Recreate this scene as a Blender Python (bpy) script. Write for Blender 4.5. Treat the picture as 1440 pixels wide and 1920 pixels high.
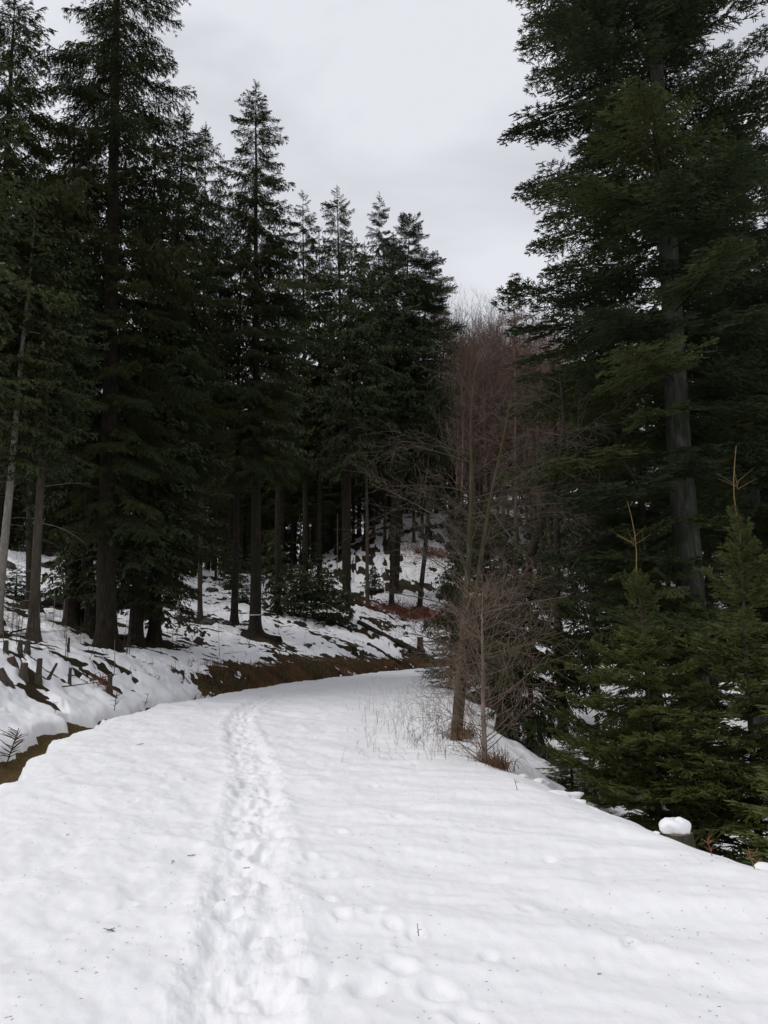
import bpy, math, random
import numpy as np
from math import sin, cos, pi, radians, sqrt, atan2, exp
from mathutils import Vector, Matrix

random.seed(7)
rg = np.random.default_rng(11)
sc = bpy.context.scene
for o in list(bpy.data.objects):
    bpy.data.objects.remove(o)

# ------------------------------------------------------------------ camera
PITCH = radians(10.0); EYE = 1.6
cd = bpy.data.cameras.new('camera'); cam = bpy.data.objects.new('camera', cd)
sc.collection.objects.link(cam); sc.camera = cam
cd.sensor_fit = 'VERTICAL'; cd.sensor_height = 36; cd.sensor_width = 27; cd.lens = 27
cd.clip_start = 0.05; cd.clip_end = 3000
cam.location = (0, 0, EYE); cam.rotation_euler = (pi/2 + PITCH, 0, 0)

# ------------------------------------------------------------------ sky, sun, exposure
SUN_EL, SUN_AZ = radians(50), radians(-112)       # azimuth clockwise from +Y
w = bpy.data.worlds.new('World'); sc.world = w; w.use_nodes = True
nt = w.node_tree; nt.nodes.clear()
def N(t, kind, **kw):
    n = t.nodes.new(kind)
    for k, v in kw.items():
        setattr(n, k, v)
    return n
sky = N(nt, 'ShaderNodeTexSky', sky_type='NISHITA'); sky.sun_disc = False
sky.sun_elevation = SUN_EL; sky.sun_rotation = SUN_AZ
bg1 = N(nt, 'ShaderNodeBackground'); bg1.inputs[1].default_value = 0.08
nt.links.new(sky.outputs[0], bg1.inputs[0])
tc = N(nt, 'ShaderNodeTexCoord')
mp = N(nt, 'ShaderNodeMapping'); mp.inputs['Scale'].default_value = (1.0, 1.0, 1.9); mp.inputs['Location'].default_value = (3.1, 1.7, 0.4)
nz = N(nt, 'ShaderNodeTexNoise'); nz.inputs['Scale'].default_value = 2.3; nz.inputs['Detail'].default_value = 5; nz.inputs['Roughness'].default_value = 0.5; nz.inputs['Distortion'].default_value = 0.35
cr = N(nt, 'ShaderNodeValToRGB')
cr.color_ramp.elements[0].position = 0.40; cr.color_ramp.elements[0].color = (0.59, 0.605, 0.655, 1)
cr.color_ramp.elements[1].position = 0.62; cr.color_ramp.elements[1].color = (0.83, 0.845, 0.895, 1)
bg2 = N(nt, 'ShaderNodeBackground'); bg2.inputs[1].default_value = 1.0
nt.links.new(tc.outputs['Generated'], mp.inputs[0]); nt.links.new(mp.outputs[0], nz.inputs['Vector'])
nt.links.new(nz.outputs['Fac'], cr.inputs[0]); nt.links.new(cr.outputs[0], bg2.inputs[0])
mx = N(nt, 'ShaderNodeMixShader'); mx.inputs[0].default_value = 0.93
out = N(nt, 'ShaderNodeOutputWorld')
nt.links.new(bg1.outputs[0], mx.inputs[1]); nt.links.new(bg2.outputs[0], mx.inputs[2]); nt.links.new(mx.outputs[0], out.inputs[0])
sd = bpy.data.lights.new('sun', 'SUN'); sd.energy = 1.45; sd.angle = radians(26); sd.color = (1.0, 0.985, 0.96)
sun = bpy.data.objects.new('sun', sd); sc.collection.objects.link(sun)
sv = Vector((sin(SUN_AZ)*cos(SUN_EL), cos(SUN_AZ)*cos(SUN_EL), sin(SUN_EL)))
sun.rotation_euler = (-sv).to_track_quat('-Z', 'Y').to_euler()
sc.view_settings.view_transform = 'Standard'; sc.view_settings.look = 'None'
sc.view_settings.exposure = 0.0; sc.view_settings.gamma = 1.0; sc.view_settings.use_curve_mapping = False
sc.render.engine = 'CYCLES'
cy = sc.cycles
cy.max_bounces = 5; cy.diffuse_bounces = 3; cy.glossy_bounces = 1; cy.transmission_bounces = 1; cy.transparent_max_bounces = 4
cy.use_denoising = True
cy.caustics_reflective = False; cy.caustics_refractive = False

# ------------------------------------------------------------------ materials
def mat(name, build, rough=0.9, spec=0.2):
    m = bpy.data.materials.new(name); m.use_nodes = True
    t = m.node_tree; t.nodes.clear()
    b = N(t, 'ShaderNodeBsdfPrincipled'); o = N(t, 'ShaderNodeOutputMaterial')
    b.inputs['Roughness'].default_value = rough
    b.inputs['Specular IOR Level'].default_value = spec
    t.links.new(b.outputs[0], o.inputs[0]); build(t, b)
    return m
def rgba(c): return (c[0], c[1], c[2], 1)
def noise(t, scale, detail=4, rough=0.55, stretch=None, coord='Object', dist=0.0):
    c = N(t, 'ShaderNodeTexCoord'); n = N(t, 'ShaderNodeTexNoise')
    n.inputs['Scale'].default_value = scale; n.inputs['Detail'].default_value = detail; n.inputs['Roughness'].default_value = rough
    n.inputs['Distortion'].default_value = dist
    if stretch:
        m = N(t, 'ShaderNodeMapping'); m.inputs['Scale'].default_value = stretch
        t.links.new(c.outputs[coord], m.inputs[0]); t.links.new(m.outputs[0], n.inputs['Vector'])
    else:
        t.links.new(c.outputs[coord], n.inputs['Vector'])
    return n.outputs['Fac']
def ramp(t, fac, stops):
    r = N(t, 'ShaderNodeValToRGB'); e = r.color_ramp.elements
    while len(e) < len(stops): e.new(0.5)
    for i, (p, c) in enumerate(stops):
        e[i].position = p; e[i].color = rgba(c)
    t.links.new(fac, r.inputs[0]); return r.outputs[0]
def mixc(t, fac, a, b):
    m = N(t, 'ShaderNodeMix', data_type='RGBA')
    for s, v in ((0, fac), (6, a), (7, b)):
        if hasattr(v, 'links') or hasattr(v, 'is_linked'): t.links.new(v, m.inputs[s])
        elif s == 0: m.inputs[0].default_value = v
        else: m.inputs[s].default_value = rgba(v)
    return m.outputs[2]
def bump(t, b, h, strength, dist):
    n = N(t, 'ShaderNodeBump'); n.inputs['Strength'].default_value = strength; n.inputs['Distance'].default_value = dist
    t.links.new(h, n.inputs['Height']); t.links.new(n.outputs[0], b.inputs['Normal'])

def b_snow(t, b):
    c = ramp(t, noise(t, 0.5, 5), [(0.3, (0.85, 0.845, 0.86)), (0.7, (0.90, 0.893, 0.90))])
    speck = ramp(t, noise(t, 38, 2, 0.5), [(0.74, (1, 1, 1)), (0.80, (0.55, 0.50, 0.46))])
    where = ramp(t, noise(t, 1.1, 3, 0.6), [(0.45, (0, 0, 0)), (0.62, (1, 1, 1))])
    m = N(t, 'ShaderNodeMix', data_type='RGBA', blend_type='MULTIPLY')
    t.links.new(where, m.inputs[0]); t.links.new(c, m.inputs[6]); t.links.new(speck, m.inputs[7])
    t.links.new(m.outputs[2], b.inputs['Base Color'])
    bump(t, b, noise(t, 42, 6, 0.75), 0.42, 0.014)
M_SNOW = mat('snow', b_snow, 0.6, 0.25)

def b_ground(t, b):
    a = N(t, 'ShaderNodeAttribute', attribute_name='cover')
    sep = N(t, 'ShaderNodeSeparateColor'); t.links.new(a.outputs['Color'], sep.inputs[0])
    n1 = noise(t, 2.2, 6, 0.65); n2 = noise(t, 17, 5, 0.7); n3 = noise(t, 70, 3, 0.7)
    lit = ramp(t, n2, [(0.25, (0.012, 0.009, 0.006)), (0.5, (0.035, 0.024, 0.016)), (0.75, (0.085, 0.055, 0.035))])
    moss = ramp(t, n1, [(0.35, (0.014, 0.016, 0.006)), (0.7, (0.04, 0.042, 0.015))])
    base = mixc(t, ramp(t, n1, [(0.5, (0, 0, 0)), (0.62, (1, 1, 1))]), lit, moss)
    soil = ramp(t, n2, [(0.25, (0.03, 0.014, 0.008)), (0.46, (0.13, 0.06, 0.03)), (0.72, (0.32, 0.17, 0.095))])
    c = mixc(t, sep.outputs[0], base, soil)
    grass = ramp(t, n2, [(0.3, (0.022, 0.022, 0.008)), (0.7, (0.09, 0.07, 0.028))])
    c = mixc(t, sep.outputs[1], c, grass)
    mud = ramp(t, n2, [(0.3, (0.06, 0.04, 0.015)), (0.55, (0.13, 0.09, 0.035)), (0.75, (0.22, 0.15, 0.06))])
    c = mixc(t, sep.outputs[2], c, mud)
    t.links.new(c, b.inputs['Base Color'])
    ad = N(t, 'ShaderNodeMath', operation='ADD'); t.links.new(n2, ad.inputs[0]); t.links.new(n3, ad.inputs[1])
    bump(t, b, ad.outputs[0], 0.8, 0.05)
M_GROUND = mat('forest_soil', b_ground, 0.95, 0.1)

def bark(name, lo, mid, hi, moss=None, sc_=14, strength=0.9):
    def f(t, b):
        n = noise(t, sc_, 6, 0.7, (1, 1, 0.22), dist=0.6)
        c = ramp(t, n, [(0.3, lo), (0.5, mid), (0.7, hi)])
        k = ramp(t, noise(t, 1.4, 4, 0.6), [(0.42, (0, 0, 0)), (0.66, (1, 1, 1))])
        if moss: c = mixc(t, k, c, moss)
        t.links.new(c, b.inputs['Base Color']); bump(t, b, n, strength, 0.03)
    return mat(name, f, 0.95, 0.1)
M_BARK = bark('dark_spruce_bark', (0.010, 0.008, 0.006), (0.026, 0.020, 0.016), (0.055, 0.043, 0.035), (0.022, 0.023, 0.012))
M_BARKB = bark('brown_spruce_bark', (0.025, 0.018, 0.014), (0.065, 0.048, 0.040), (0.13, 0.10, 0.085), (0.075, 0.07, 0.05))
M_BARKP = bark('pale_spruce_bark', (0.10, 0.088, 0.078), (0.24, 0.215, 0.19), (0.36, 0.33, 0.30), (0.16, 0.155, 0.12), 20, 0.5)
M_BARKF = bark('grey_fir_bark', (0.018, 0.019, 0.016), (0.055, 0.057, 0.048), (0.115, 0.115, 0.10), (0.035, 0.045, 0.022), 9, 0.7)
M_STUMP = bark('mossy_stump_bark', (0.02, 0.017, 0.013), (0.07, 0.06, 0.048), (0.15, 0.135, 0.11), (0.05, 0.065, 0.015), 40, 1.0)
M_BEECH = bark('beech_bark', (0.11, 0.08, 0.062), (0.20, 0.15, 0.12), (0.30, 0.24, 0.2), (0.10, 0.085, 0.04), 8, 0.3)
M_ALDER = bark('alder_bark', (0.03, 0.023, 0.016), (0.07, 0.054, 0.038), (0.12, 0.095, 0.07), (0.05, 0.047, 0.018), 12, 0.7)
def flat(name, lo, hi, s=8, rough=0.9):
    def f(t, b):
        t.links.new(ramp(t, noise(t, s, 3), [(0.35, lo), (0.65, hi)]), b.inputs['Base Color'])
    return mat(name, f, rough, 0.15)
M_TWIG = flat('bare_twig_wood', (0.055, 0.042, 0.033), (0.11, 0.085, 0.066), 3)
M_TWIGL = flat('pale_sapling_twig_wood', (0.11, 0.075, 0.055), (0.19, 0.135, 0.105), 3)
M_TWIGR = flat('red_brown_twig_wood', (0.105, 0.068, 0.052), (0.18, 0.118, 0.092), 0.4)
M_DEAD = flat('dead_grey_twig_wood', (0.10, 0.09, 0.08), (0.22, 0.20, 0.175), 5)
M_LEADER = flat('orange_shoot_bark', (0.13, 0.085, 0.036), (0.22, 0.15, 0.068), 12)
M_CUT = flat('sawn_wood', (0.16, 0.115, 0.075), (0.30, 0.22, 0.15), 30)
M_GRASS = flat('dry_grass', (0.08, 0.048, 0.024), (0.20, 0.125, 0.065), 5)
M_WEED = flat('dry_weed_stems', (0.07, 0.055, 0.045), (0.15, 0.12, 0.10), 5)
M_FERN = flat('dead_bracken', (0.12, 0.062, 0.03), (0.23, 0.13, 0.07), 9)
M_LEAFR = flat('withered_beech_leaves', (0.16, 0.055, 0.04), (0.28, 0.11, 0.075), 9)
M_ROCK = flat('mossy_rock', (0.03, 0.03, 0.026), (0.10, 0.095, 0.085), 7)
M_BAND = flat('white_band', (0.55, 0.55, 0.52), (0.7, 0.7, 0.67), 7)
def foliage(name, dark, mid, lite, lite_amount=0.5):
    def f(t, b):
        oi = N(t, 'ShaderNodeObjectInfo')
        c = ramp(t, noise(t, 1.3, 3, 0.6), [(0.3, dark), (0.52, mid), (0.75, lite)])
        c2 = mixc(t, lite_amount, c, ramp(t, oi.outputs['Random'], [(0.0, dark), (0.6, mid), (1.0, lite)]))
        t.links.new(c2, b.inputs['Base Color'])
    return mat(name, f, 0.65, 0.25)
M_SPRUCE = foliage('old_spruce_needles', (0.020, 0.027, 0.010), (0.042, 0.054, 0.016), (0.085, 0.096, 0.026))
M_FIR = foliage('fir_needles', (0.018, 0.028, 0.013), (0.038, 0.054, 0.020), (0.095, 0.110, 0.030))
M_YOUNG = foliage('young_spruce_needles', (0.046, 0.056, 0.016), (0.088, 0.100, 0.027), (0.15, 0.155, 0.042))
def b_water(t, b):
    b.inputs['Base Color'].default_value = (0.10, 0.065, 0.02, 1)
    bump(t, b, noise(t, 14, 4, 0.6), 0.5, 0.02)
M_WATER = mat('muddy_water', b_water, 0.25, 0.3)

# ------------------------------------------------------------------ numpy noise
PERM = np.random.default_rng(5).permutation(512)
PERM = np.concatenate([PERM, PERM, PERM])
GA = np.random.default_rng(6).uniform(0, 2*pi, 512)
def perlin(x, y):
    xi = np.floor(x).astype(int); yi = np.floor(y).astype(int); xf = x-xi; yf = y-yi
    u = xf*xf*xf*(xf*(xf*6-15)+10); v = yf*yf*yf*(yf*(yf*6-15)+10)
    def g(ix, iy, dx, dy):
        a = GA[PERM[(PERM[ix & 511] + iy) & 511]]
        return np.cos(a)*dx + np.sin(a)*dy
    n00 = g(xi, yi, xf, yf); n10 = g(xi+1, yi, xf-1, yf); n01 = g(xi, yi+1, xf, yf-1); n11 = g(xi+1, yi+1, xf-1, yf-1)
    a = n00+u*(n10-n00); b = n01+u*(n11-n01)
    return (a+v*(b-a))*1.5
def fbm(x, y, s, octv=4, gain=0.5, off=0.0):
    r = 0; a = 1; tot = 0; f = 1/s
    for i in range(octv):
        r = r+a*perlin(x*f+13.7*i+off, y*f-7.3*i+off*1.7); tot += a; a *= gain; f *= 2.03
    return r/tot*1.6
def ss(a, b, x):
    t = np.clip((x-a)/(b-a), 0, 1); return t*t*(3-2*t)

# ------------------------------------------------------------------ terrain
LP = np.array([(-4.2, -80), (-4.2, 5), (-4.5, 9.4), (-5.5, 13.5), (-5.85, 16.5), (-5.7, 20), (-5.13, 23.7), (-4.2, 28), (-2.7, 33.2), (-0.4, 40), (2.54, 46.6), (7, 51), (14, 54), (30, 57), (70, 59), (200, 60)], float)
RP = np.array([(5.5, -80), (5.0, -3), (3.5, 3), (2.75, 5.4), (2.25, 6.5), (1.82, 7.7), (1.1, 10.5), (1.15, 13), (1.35, 16), (1.45, 20), (1.7, 25), (2.7, 33), (4.9, 40.4), (9.5, 46), (16, 49.5), (32, 52), (70, 54), (200, 55)], float)
def sdist(P, x, y):
    best = np.full(x.shape, 1e9); sgn = np.ones(x.shape); along = np.zeros(x.shape)
    acc = 0
    for i in range(len(P)-1):
        ax, ay = P[i]; bx, by = P[i+1]; dx, dy = bx-ax, by-ay; l2 = dx*dx+dy*dy
        t = np.clip(((x-ax)*dx+(y-ay)*dy)/l2, 0, 1)
        d = np.hypot(x-(ax+t*dx), y-(ay+t*dy)); m = d < best
        c = dx*(y-ay)-dy*(x-ax)
        best = np.where(m, d, best); sgn = np.where(m, np.sign(c), sgn); along = np.where(m, ay+t*dy, along)
        acc += sqrt(l2)
    return best*sgn, along
def fields(x, y):
    wob = 0.22*fbm(x, y, 1.6, 3, off=3.1)
    dl, al = sdist(LP, x, y); dr, ar = sdist(RP, x, y)
    return dl+wob, -dr+0.8*wob, al
def zroad(y): return 0.01*np.clip(y, -50, 50)
def H(x, y, parts=False):
    x = np.atleast_1d(np.asarray(x, float)); y = np.atleast_1d(np.asarray(y, float))
    dl, dr, al = fields(x, y)
    zr = zroad(y)
    # left / uphill side
    k = ss(-14, 4, x); k2 = ss(2, 22, x)
    slope = 0.26+0.155*k+0.01*k2
    ec = 31+13*k+10*k2
    e = np.clip(dl-2.2, 0, None)
    es = ec*(1-np.exp(-(e/ec)**1.0*1.0)) if False else np.where(e < ec-8, e, ec-8+16*(1-np.exp(-np.clip(e-ec+8, 0, None)/16)))
    hill = slope*es
    bankh = 1.15-0.42*ss(20, 30, al)*1.0+0.12*fbm(x, y, 4, 2, off=9)
    bw0 = 0.30; bw1 = 2.5-1.3*ss(19, 27, al)
    bank = bankh*ss(bw0, bw1+0.6, dl)*1.0
    ditch = -0.17*ss(-0.15, 0.2, dl)*(1-ss(0.35, 0.85, dl))
    ditch = ditch*(1-0.55*ss(20, 30, al))
    up = bank+ditch+hill
    lumps = (0.35*fbm(x, y, 9, 4, off=1.0)+0.10*fbm(x, y, 1.7, 4, 0.6, off=2.2))*ss(1.8, 6, dl)+0.05*fbm(x, y, 0.5, 3, off=5)*ss(0.9, 1.6, dl)
    # right / valley side
    drop = -1.75*ss(0.0, 3.6, dr)-0.55*ss(3, 9, dr)*(1-ss(14, 45, y)*0.7)
    drop = drop*(1-0.35*ss(12, 22, y)*(1-ss(30, 40, y)))
    rise = 0.30*np.clip(dr-11, 0, 40)
    vl = (0.30*fbm(x, y, 5, 4, off=4.0)+0.09*fbm(x, y, 0.9, 4, 0.6, off=8))*ss(0.9, 3, dr)
    z = zr+np.where(dl > 0, up+lumps, 0)+np.where(dr > 0, drop+rise+vl, 0)
    inside = (dl <= 0) & (dr <= 0)
    z = z-0.16+0*z
    if parts: return z, dl, dr, al
    return z
def ray(px, py):
    a = (px-720)/1440; v = (960-py)/1440
    return np.array([a, cos(PITCH)-v*sin(PITCH), sin(PITCH)+v*cos(PITCH)])
def hit(px, py, tmin=3.0, tmax=140):
    d = ray(px, py); t = np.geomspace(tmin, tmax, 3000)
    z = EYE+d[2]*t; h = H(d[0]*t, d[1]*t)+0.1
    i = np.argmax(z < h)
    if z[i] >= h[i]: return d[0]*60, d[1]*60, 60.0
    return d[0]*t[i], d[1]*t[i], t[i]
def at_depth(px, yd):      # point on the ground at world y = yd whose base shows at px
    x = (px-720)/1440*yd
    for _ in range(6):
        z = H(x, yd)[0]
        depth = yd*cos(PITCH)+(z-EYE)*sin(PITCH); x = (px-720)/1440*depth
    return x, yd
def apex_point(px, py, yd):
    v = (960-py)/1440; dz = yd*(v*cos(PITCH)+sin(PITCH))/(cos(PITCH)-v*sin(PITCH))
    depth = yd*cos(PITCH)+dz*sin(PITCH)
    return (px-720)/1440*depth, EYE+dz
def proj(x, y, z):
    d = y*cos(PITCH)+(z-EYE)*sin(PITCH)
    return 720+1440*x/d, 960-1440*((z-EYE)*cos(PITCH)-y*sin(PITCH))/d

# ------------------------------------------------------------------ object helpers
COL = sc.collection
def mesh_np(name, v, f, mats, mi=None, smooth=True):
    v = np.asarray(v, np.float32); f = np.asarray(f, np.int32); k = f.shape[1]
    me = bpy.data.meshes.new(name)
    me.vertices.add(len(v)); me.vertices.foreach_set('co', v.ravel())
    me.loops.add(f.size); me.loops.foreach_set('vertex_index', f.ravel())
    me.polygons.add(len(f)); me.polygons.foreach_set('loop_start', np.arange(0, f.size, k, dtype=np.int32))
    me.polygons.foreach_set('use_smooth', np.full(len(f), smooth))
    for m in (mats if isinstance(mats, (list, tuple)) else [mats]): me.materials.append(m)
    if mi is not None: me.polygons.foreach_set('material_index', np.asarray(mi, np.int32))
    me.update(calc_edges=True)
    return me
def link(name, data, parent=None, loc=(0, 0, 0)):
    o = bpy.data.objects.new(name, data); COL.objects.link(o); o.location = loc
    if parent is not None: o.parent = parent
    return o
def tag(o, label=None, cat=None, group=None, kind=None):
    if label: o['label'] = label
    if cat: o['category'] = cat
    if group: o['group'] = group
    if kind: o['kind'] = kind
    return o
def nrm(a): return a/np.maximum(np.linalg.norm(a, axis=-1, keepdims=True), 1e-9)
def tubes(polys, radii, sides):
    """polys (n,k,3), radii (n,k) -> verts, quads"""
    polys = np.asarray(polys, float); radii = np.asarray(radii, float); n, k, _ = polys.shape
    tan = np.gradient(polys, axis=1); tan = nrm(tan)
    ref = np.zeros_like(tan); ref[..., 2] = 1
    bad = np.abs(tan[:, :1, 2:3]) > 0.8
    ref = np.where(bad, np.array([1.0, 0, 0]), ref)
    s = nrm(np.cross(tan, ref)); u = np.cross(s, tan)
    a = np.arange(sides)*2*pi/sides
    ring = polys[:, :, None, :]+radii[:, :, None, None]*(np.cos(a)[None, None, :, None]*s[:, :, None, :]+np.sin(a)[None, None, :, None]*u[:, :, None, :])
    v = ring.reshape(-1, 3)
    idx = np.arange(n*k*sides).reshape(n, k, sides)
    q = np.stack([idx[:, :-1, :], np.roll(idx, -1, 2)[:, :-1, :], np.roll(idx, -1, 2)[:, 1:, :], idx[:, 1:, :]], -1).reshape(-1, 4)
    return v, q
def join(parts):
    vs, fs, ms, o = [], [], [], 0
    for v, f, m in parts:
        f = np.asarray(f)
        if f.shape[1] == 3: f = np.concatenate([f, f[:, 2:3]], 1)
        vs.append(v); fs.append(f+o); ms.append(np.full(len(f), m)); o += len(v)
    return np.concatenate(vs), np.concatenate(fs), np.concatenate(ms)
def tri(f):
    f = np.asarray(f)
    if f.shape[1] == 3: return f
    return np.concatenate([f[:, [0, 1, 2]], f[:, [0, 2, 3]]])
def join3(parts):
    vs, fs, ms, o = [], [], [], 0
    for v, f, m in parts:
        f = tri(f); vs.append(v); fs.append(f+o); ms.append(np.full(len(f), m)); o += len(v)
    return np.concatenate(vs), np.concatenate(fs), np.concatenate(ms)

# ------------------------------------------------------------------ tree list (needed for melt rings too)
TREES = []   # dict per tree
def T(kind, base, apex, R, cb, r0, label, mode='mesh', **kw):
    """base: ('p',px,py) ground seen at a pixel, or ('d',px,depth)"""
    if base[0] == 'p': x, y, _ = hit(base[1], base[2])
    else: x, y = at_depth(base[1], base[2])
    z = float(H(x, y)[0]); ax, az = apex_point(apex[0], apex[1], y)
    d = dict(kind=kind, x=x, y=y, z=z-0.05, h=az-z, lean=ax-x, R=R, cb=cb, r0=r0, label=label, mode=mode); d.update(kw)
    TREES.append(d); return d
# left bank
T('spruce', ('p', -6, 1180), (72, 330), 1.6, 0.5, 0.125, 'pale thin-barked spruce at the left edge of the photo, with bare dead side branches', bark='pale', dead=14, wood='pale')
T('spruce', ('p', 62, 1195), (104, 380), 1.7, 0.42, 0.15, 'brown-grey slim spruce right of the pale one, at the top of the snowy bank', bark='brown', dead=16)
T('spruce', ('p', 138, 1168), (140, 215), 2.5, 0.16, 0.33, 'thick black spruce trunk, left one of the three standing close together', bark='dark', hi=True)
T('spruce', ('p', 174, 1182), (112, 330), 2.5, 0.18, 0.24, 'narrower black spruce trunk squeezed between two thicker ones on the bank', bark='dark')
T('spruce', ('p', 198, 1212), (226, -420), 2.95, 0.10, 0.33, 'tallest dark spruce on the left, its crown running out of the top of the frame', 'bough', bark='dark')
T('spruce', ('p', 287, 1200), (346, 212), 2.6, 0.07, 0.22, 'spruce with green boughs hanging almost to the snow, right of the black trunks', 'bough', bark='dark')
T('spruce', ('p', 375, 1158), (386, 232), 2.1, 0.30, 0.13, 'very slim straight spruce with a grey trunk, left of the banded spruce', bark='brown', hi=True)
T('spruce', ('p', 405, 1085), (414, 290), 1.7, 0.25, 0.10, 'thin dark spruce slightly behind the slim grey-trunked one', bark='dark')
T('spruce', ('d', -30, 23), (28, -10), 2.5, 0.30, 0.28, 'dark spruce whose pointed top stands in the top left corner', bark='dark', hi=True)
T('spruce', ('d', 60, 31), (66, 300), 3.0, 0.22, 0.26, 'dense dark spruce behind the pale trunk, filling the left edge', bark='dark')
T('spruce', ('d', 255, 29), (292, 270), 3.0, 0.20, 0.26, 'dark spruce crown behind the tallest one, showing between it and the hanging boughs', bark='dark')
T('spruce', ('d', -150, 19), (-90, 60), 2.6, 0.3, 0.25, 'dark spruce half cut off by the left edge of the photo', bark='dark')
T('spruce', ('d', 440, 42), (452, 430), 2.4, 0.34, 0.2, 'dark spruce behind and just left of the banded spruce', bark='dark')
# centre
T('spruce', ('p', 480, 1186), (480, 158), 2.7, 0.26, 0.30, 'free-standing tall spruce with a narrow white band round its flared trunk', 'bough', bark='dark', band=True, roots=True)
T('spruce', ('p', 575, 1030), (568, 366), 2.7, 0.28, 0.24, 'dark spruce immediately right of the banded one, with a lower pointed top', bark='dark', hi=True)
T('spruce', ('p', 652, 1006), (632, 353), 2.8, 0.36, 0.32, 'spruce with a thin see-through top, in the middle of the skyline', bark='dark', sparse=0.75, hi=True)
T('spruce', ('p', 700, 1005), (712, 366), 3.0, 0.34, 0.18, 'yellowish-green pointed spruce between the see-through spruce and the broad fir', bark='brown', hi=True)
T('spruce', ('p', 690, 978), (683, 455), 2.2, 0.4, 0.14, 'slim spruce high on the slope behind the centre trunks', bark='brown')
T('fir', ('p', 742, 1108), (768, 402), 3.9, 0.37, 0.27, 'broad dense blue-green fir rising highest in the right of the centre group', 'bough', bark='dark')
T('fir', ('p', 728, 1036), (815, 468), 3.2, 0.36, 0.30, 'dark fir leaning its crown right, behind the broad dense fir', bark='dark', hi=True)
T('spruce', ('p', 786, 1145), (838, 590), 2.0, 0.45, 0.2, 'dark straight trunk in front of the brown leafy patch, left of the bare trees', bark='dark')
T('spruce', ('d', 600, 60), (598, 430), 2.8, 0.4, 0.22, 'far dark spruce filling the gap left of the see-through top', bark='dark')
T('spruce', ('d', 520, 52), (524, 400), 2.6, 0.36, 0.22, 'dark spruce behind the banded one, on its right side', bark='dark')
T('spruce', ('d', 652, 56), (660, 440), 3.2, 0.4, 0.2, 'dark spruce behind the see-through spruce, its top lower', bark='dark')
T('spruce', ('d', 735, 60), (738, 440), 3.2, 0.4, 0.2, 'dark spruce directly behind the broad dense fir', bark='dark')
# right, beyond the edge of the road
T('fir', ('d', 1316, 17), (1190, -560), 3.9, 0.08, 0.34, 'huge fir on the right with a grey mossy trunk and broad layered boughs', 'bough', bark='fir', asym=0.27)
T('fir', ('d', 1425, 25), (1391, 196), 3.6, 0.12, 0.28, 'second fir at the right edge, its small pointed tip clear of the big one', 'bough', bark='fir')
T('fir', ('d', 1560, 19), (1530, 330), 3.2, 0.1, 0.26, 'dark fir mostly outside the right edge of the frame', bark='fir', hi=True)
T('fir', ('d', 1235, 33), (1165, 470), 3.6, 0.14, 0.24, 'dark fir behind the huge grey-trunked fir', bark='dark', hi=True)
T('spruce', ('d', 1120, 40), (1085, 600), 3.0, 0.15, 0.2, 'dark spruce between the beeches and the huge fir', bark='dark')
T('fir', ('d', 1340, 40), (1300, 430), 3.8, 0.1, 0.24, 'dark conifer in the gap right of the grey fir trunk', bark='dark')
T('young', ('d', 1250, 11.2), (1190, 1055), 1.85, 0.0, 0.05, 'light green young spruce with a bare orange leading shoot, behind the capped stump', 'bough', bark='leader', leader=1.15)
T('young', ('d', 1432, 10.6), (1384, 950), 1.75, 0.0, 0.055, 'young spruce at the right edge with the higher orange leading shoot', 'bough', bark='leader', leader=1.1)
T('young', ('d', 1585, 8.6), (1530, 1000), 1.3, 0.0, 0.04, 'young green spruce cut off by the right edge', bark='leader')
T('young', ('d', 1078, 13.5), (1066, 1375), 1.0, 0.0, 0.025, 'low green spruce sapling in the hollow below the road edge', bark='leader')
T('spruce', ('d', 992, 17.5), (996, 1030), 1.55, 0.0, 0.07, 'black-green bushy spruce right behind the bare sapling', bark='dark', hi=True)
T('spruce', ('d', 928, 25), (918, 960), 1.9, 0.03, 0.09, 'green young spruce behind the forked bare tree', bark='dark', hi=True)
T('spruce', ('d', 1222, 16), (1205, 1010), 1.35, 0.03, 0.07, 'dark spruce tucked in behind the light green one', bark='dark', hi=True)
T('spruce', ('d', 842, 27), (852, 1105), 1.1, 0.0, 0.05, 'thin greyish little spruce hanging over the end of the snowy road', bark='dark', sparse=0.5)
# undergrowth spruces on the slope
for a, b_, R, lab in (((552, 1150), (548, 1052), 2.0, 'left bush of the low spruce thicket right of the banded trunk'),
                  ((612, 1160), (616, 1060), 2.0, 'broadest bush of the low spruce thicket in front of the centre trunks'),
                  ((585, 1120), (582, 1030), 2.0, 'rear bush of the low spruce thicket'),
                  ((518, 1110), (505, 985), 1.4, 'taller young spruce directly right of the banded trunk'),
                  ((432, 1100), (440, 1010), 1.3, 'small dark spruce left of the banded trunk'),
                  ((455, 1128), (452, 1085), 0.8, 'tiny spruce touching the banded trunk on its left'),
                  ((697, 1110), (700, 1062), 0.9, 'little spruce on the open slope left of the broad fir'),
                  ((842, 1120), (850, 1040), 1.2, 'small spruce behind the bare twigs right of the centre trunks'),
                  ((120, 1130), (118, 1060), 0.8, 'little spruce between the slim brown trunk and the black trunks'),
                  ((30, 1120), (32, 1060), 0.8, 'little spruce between the pale and the brown slim trunks'),
                  ((250, 1120), (252, 1010), 1.1, 'young spruce in the shade right of the black trunks'),
                  ((316, 1135), (318, 1040), 1.0, 'young spruce under the hanging green boughs')):
    T('spruce', ('p',)+a, b_, R, 0.0, 0.04, lab, bark='dark', bush=True)

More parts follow.
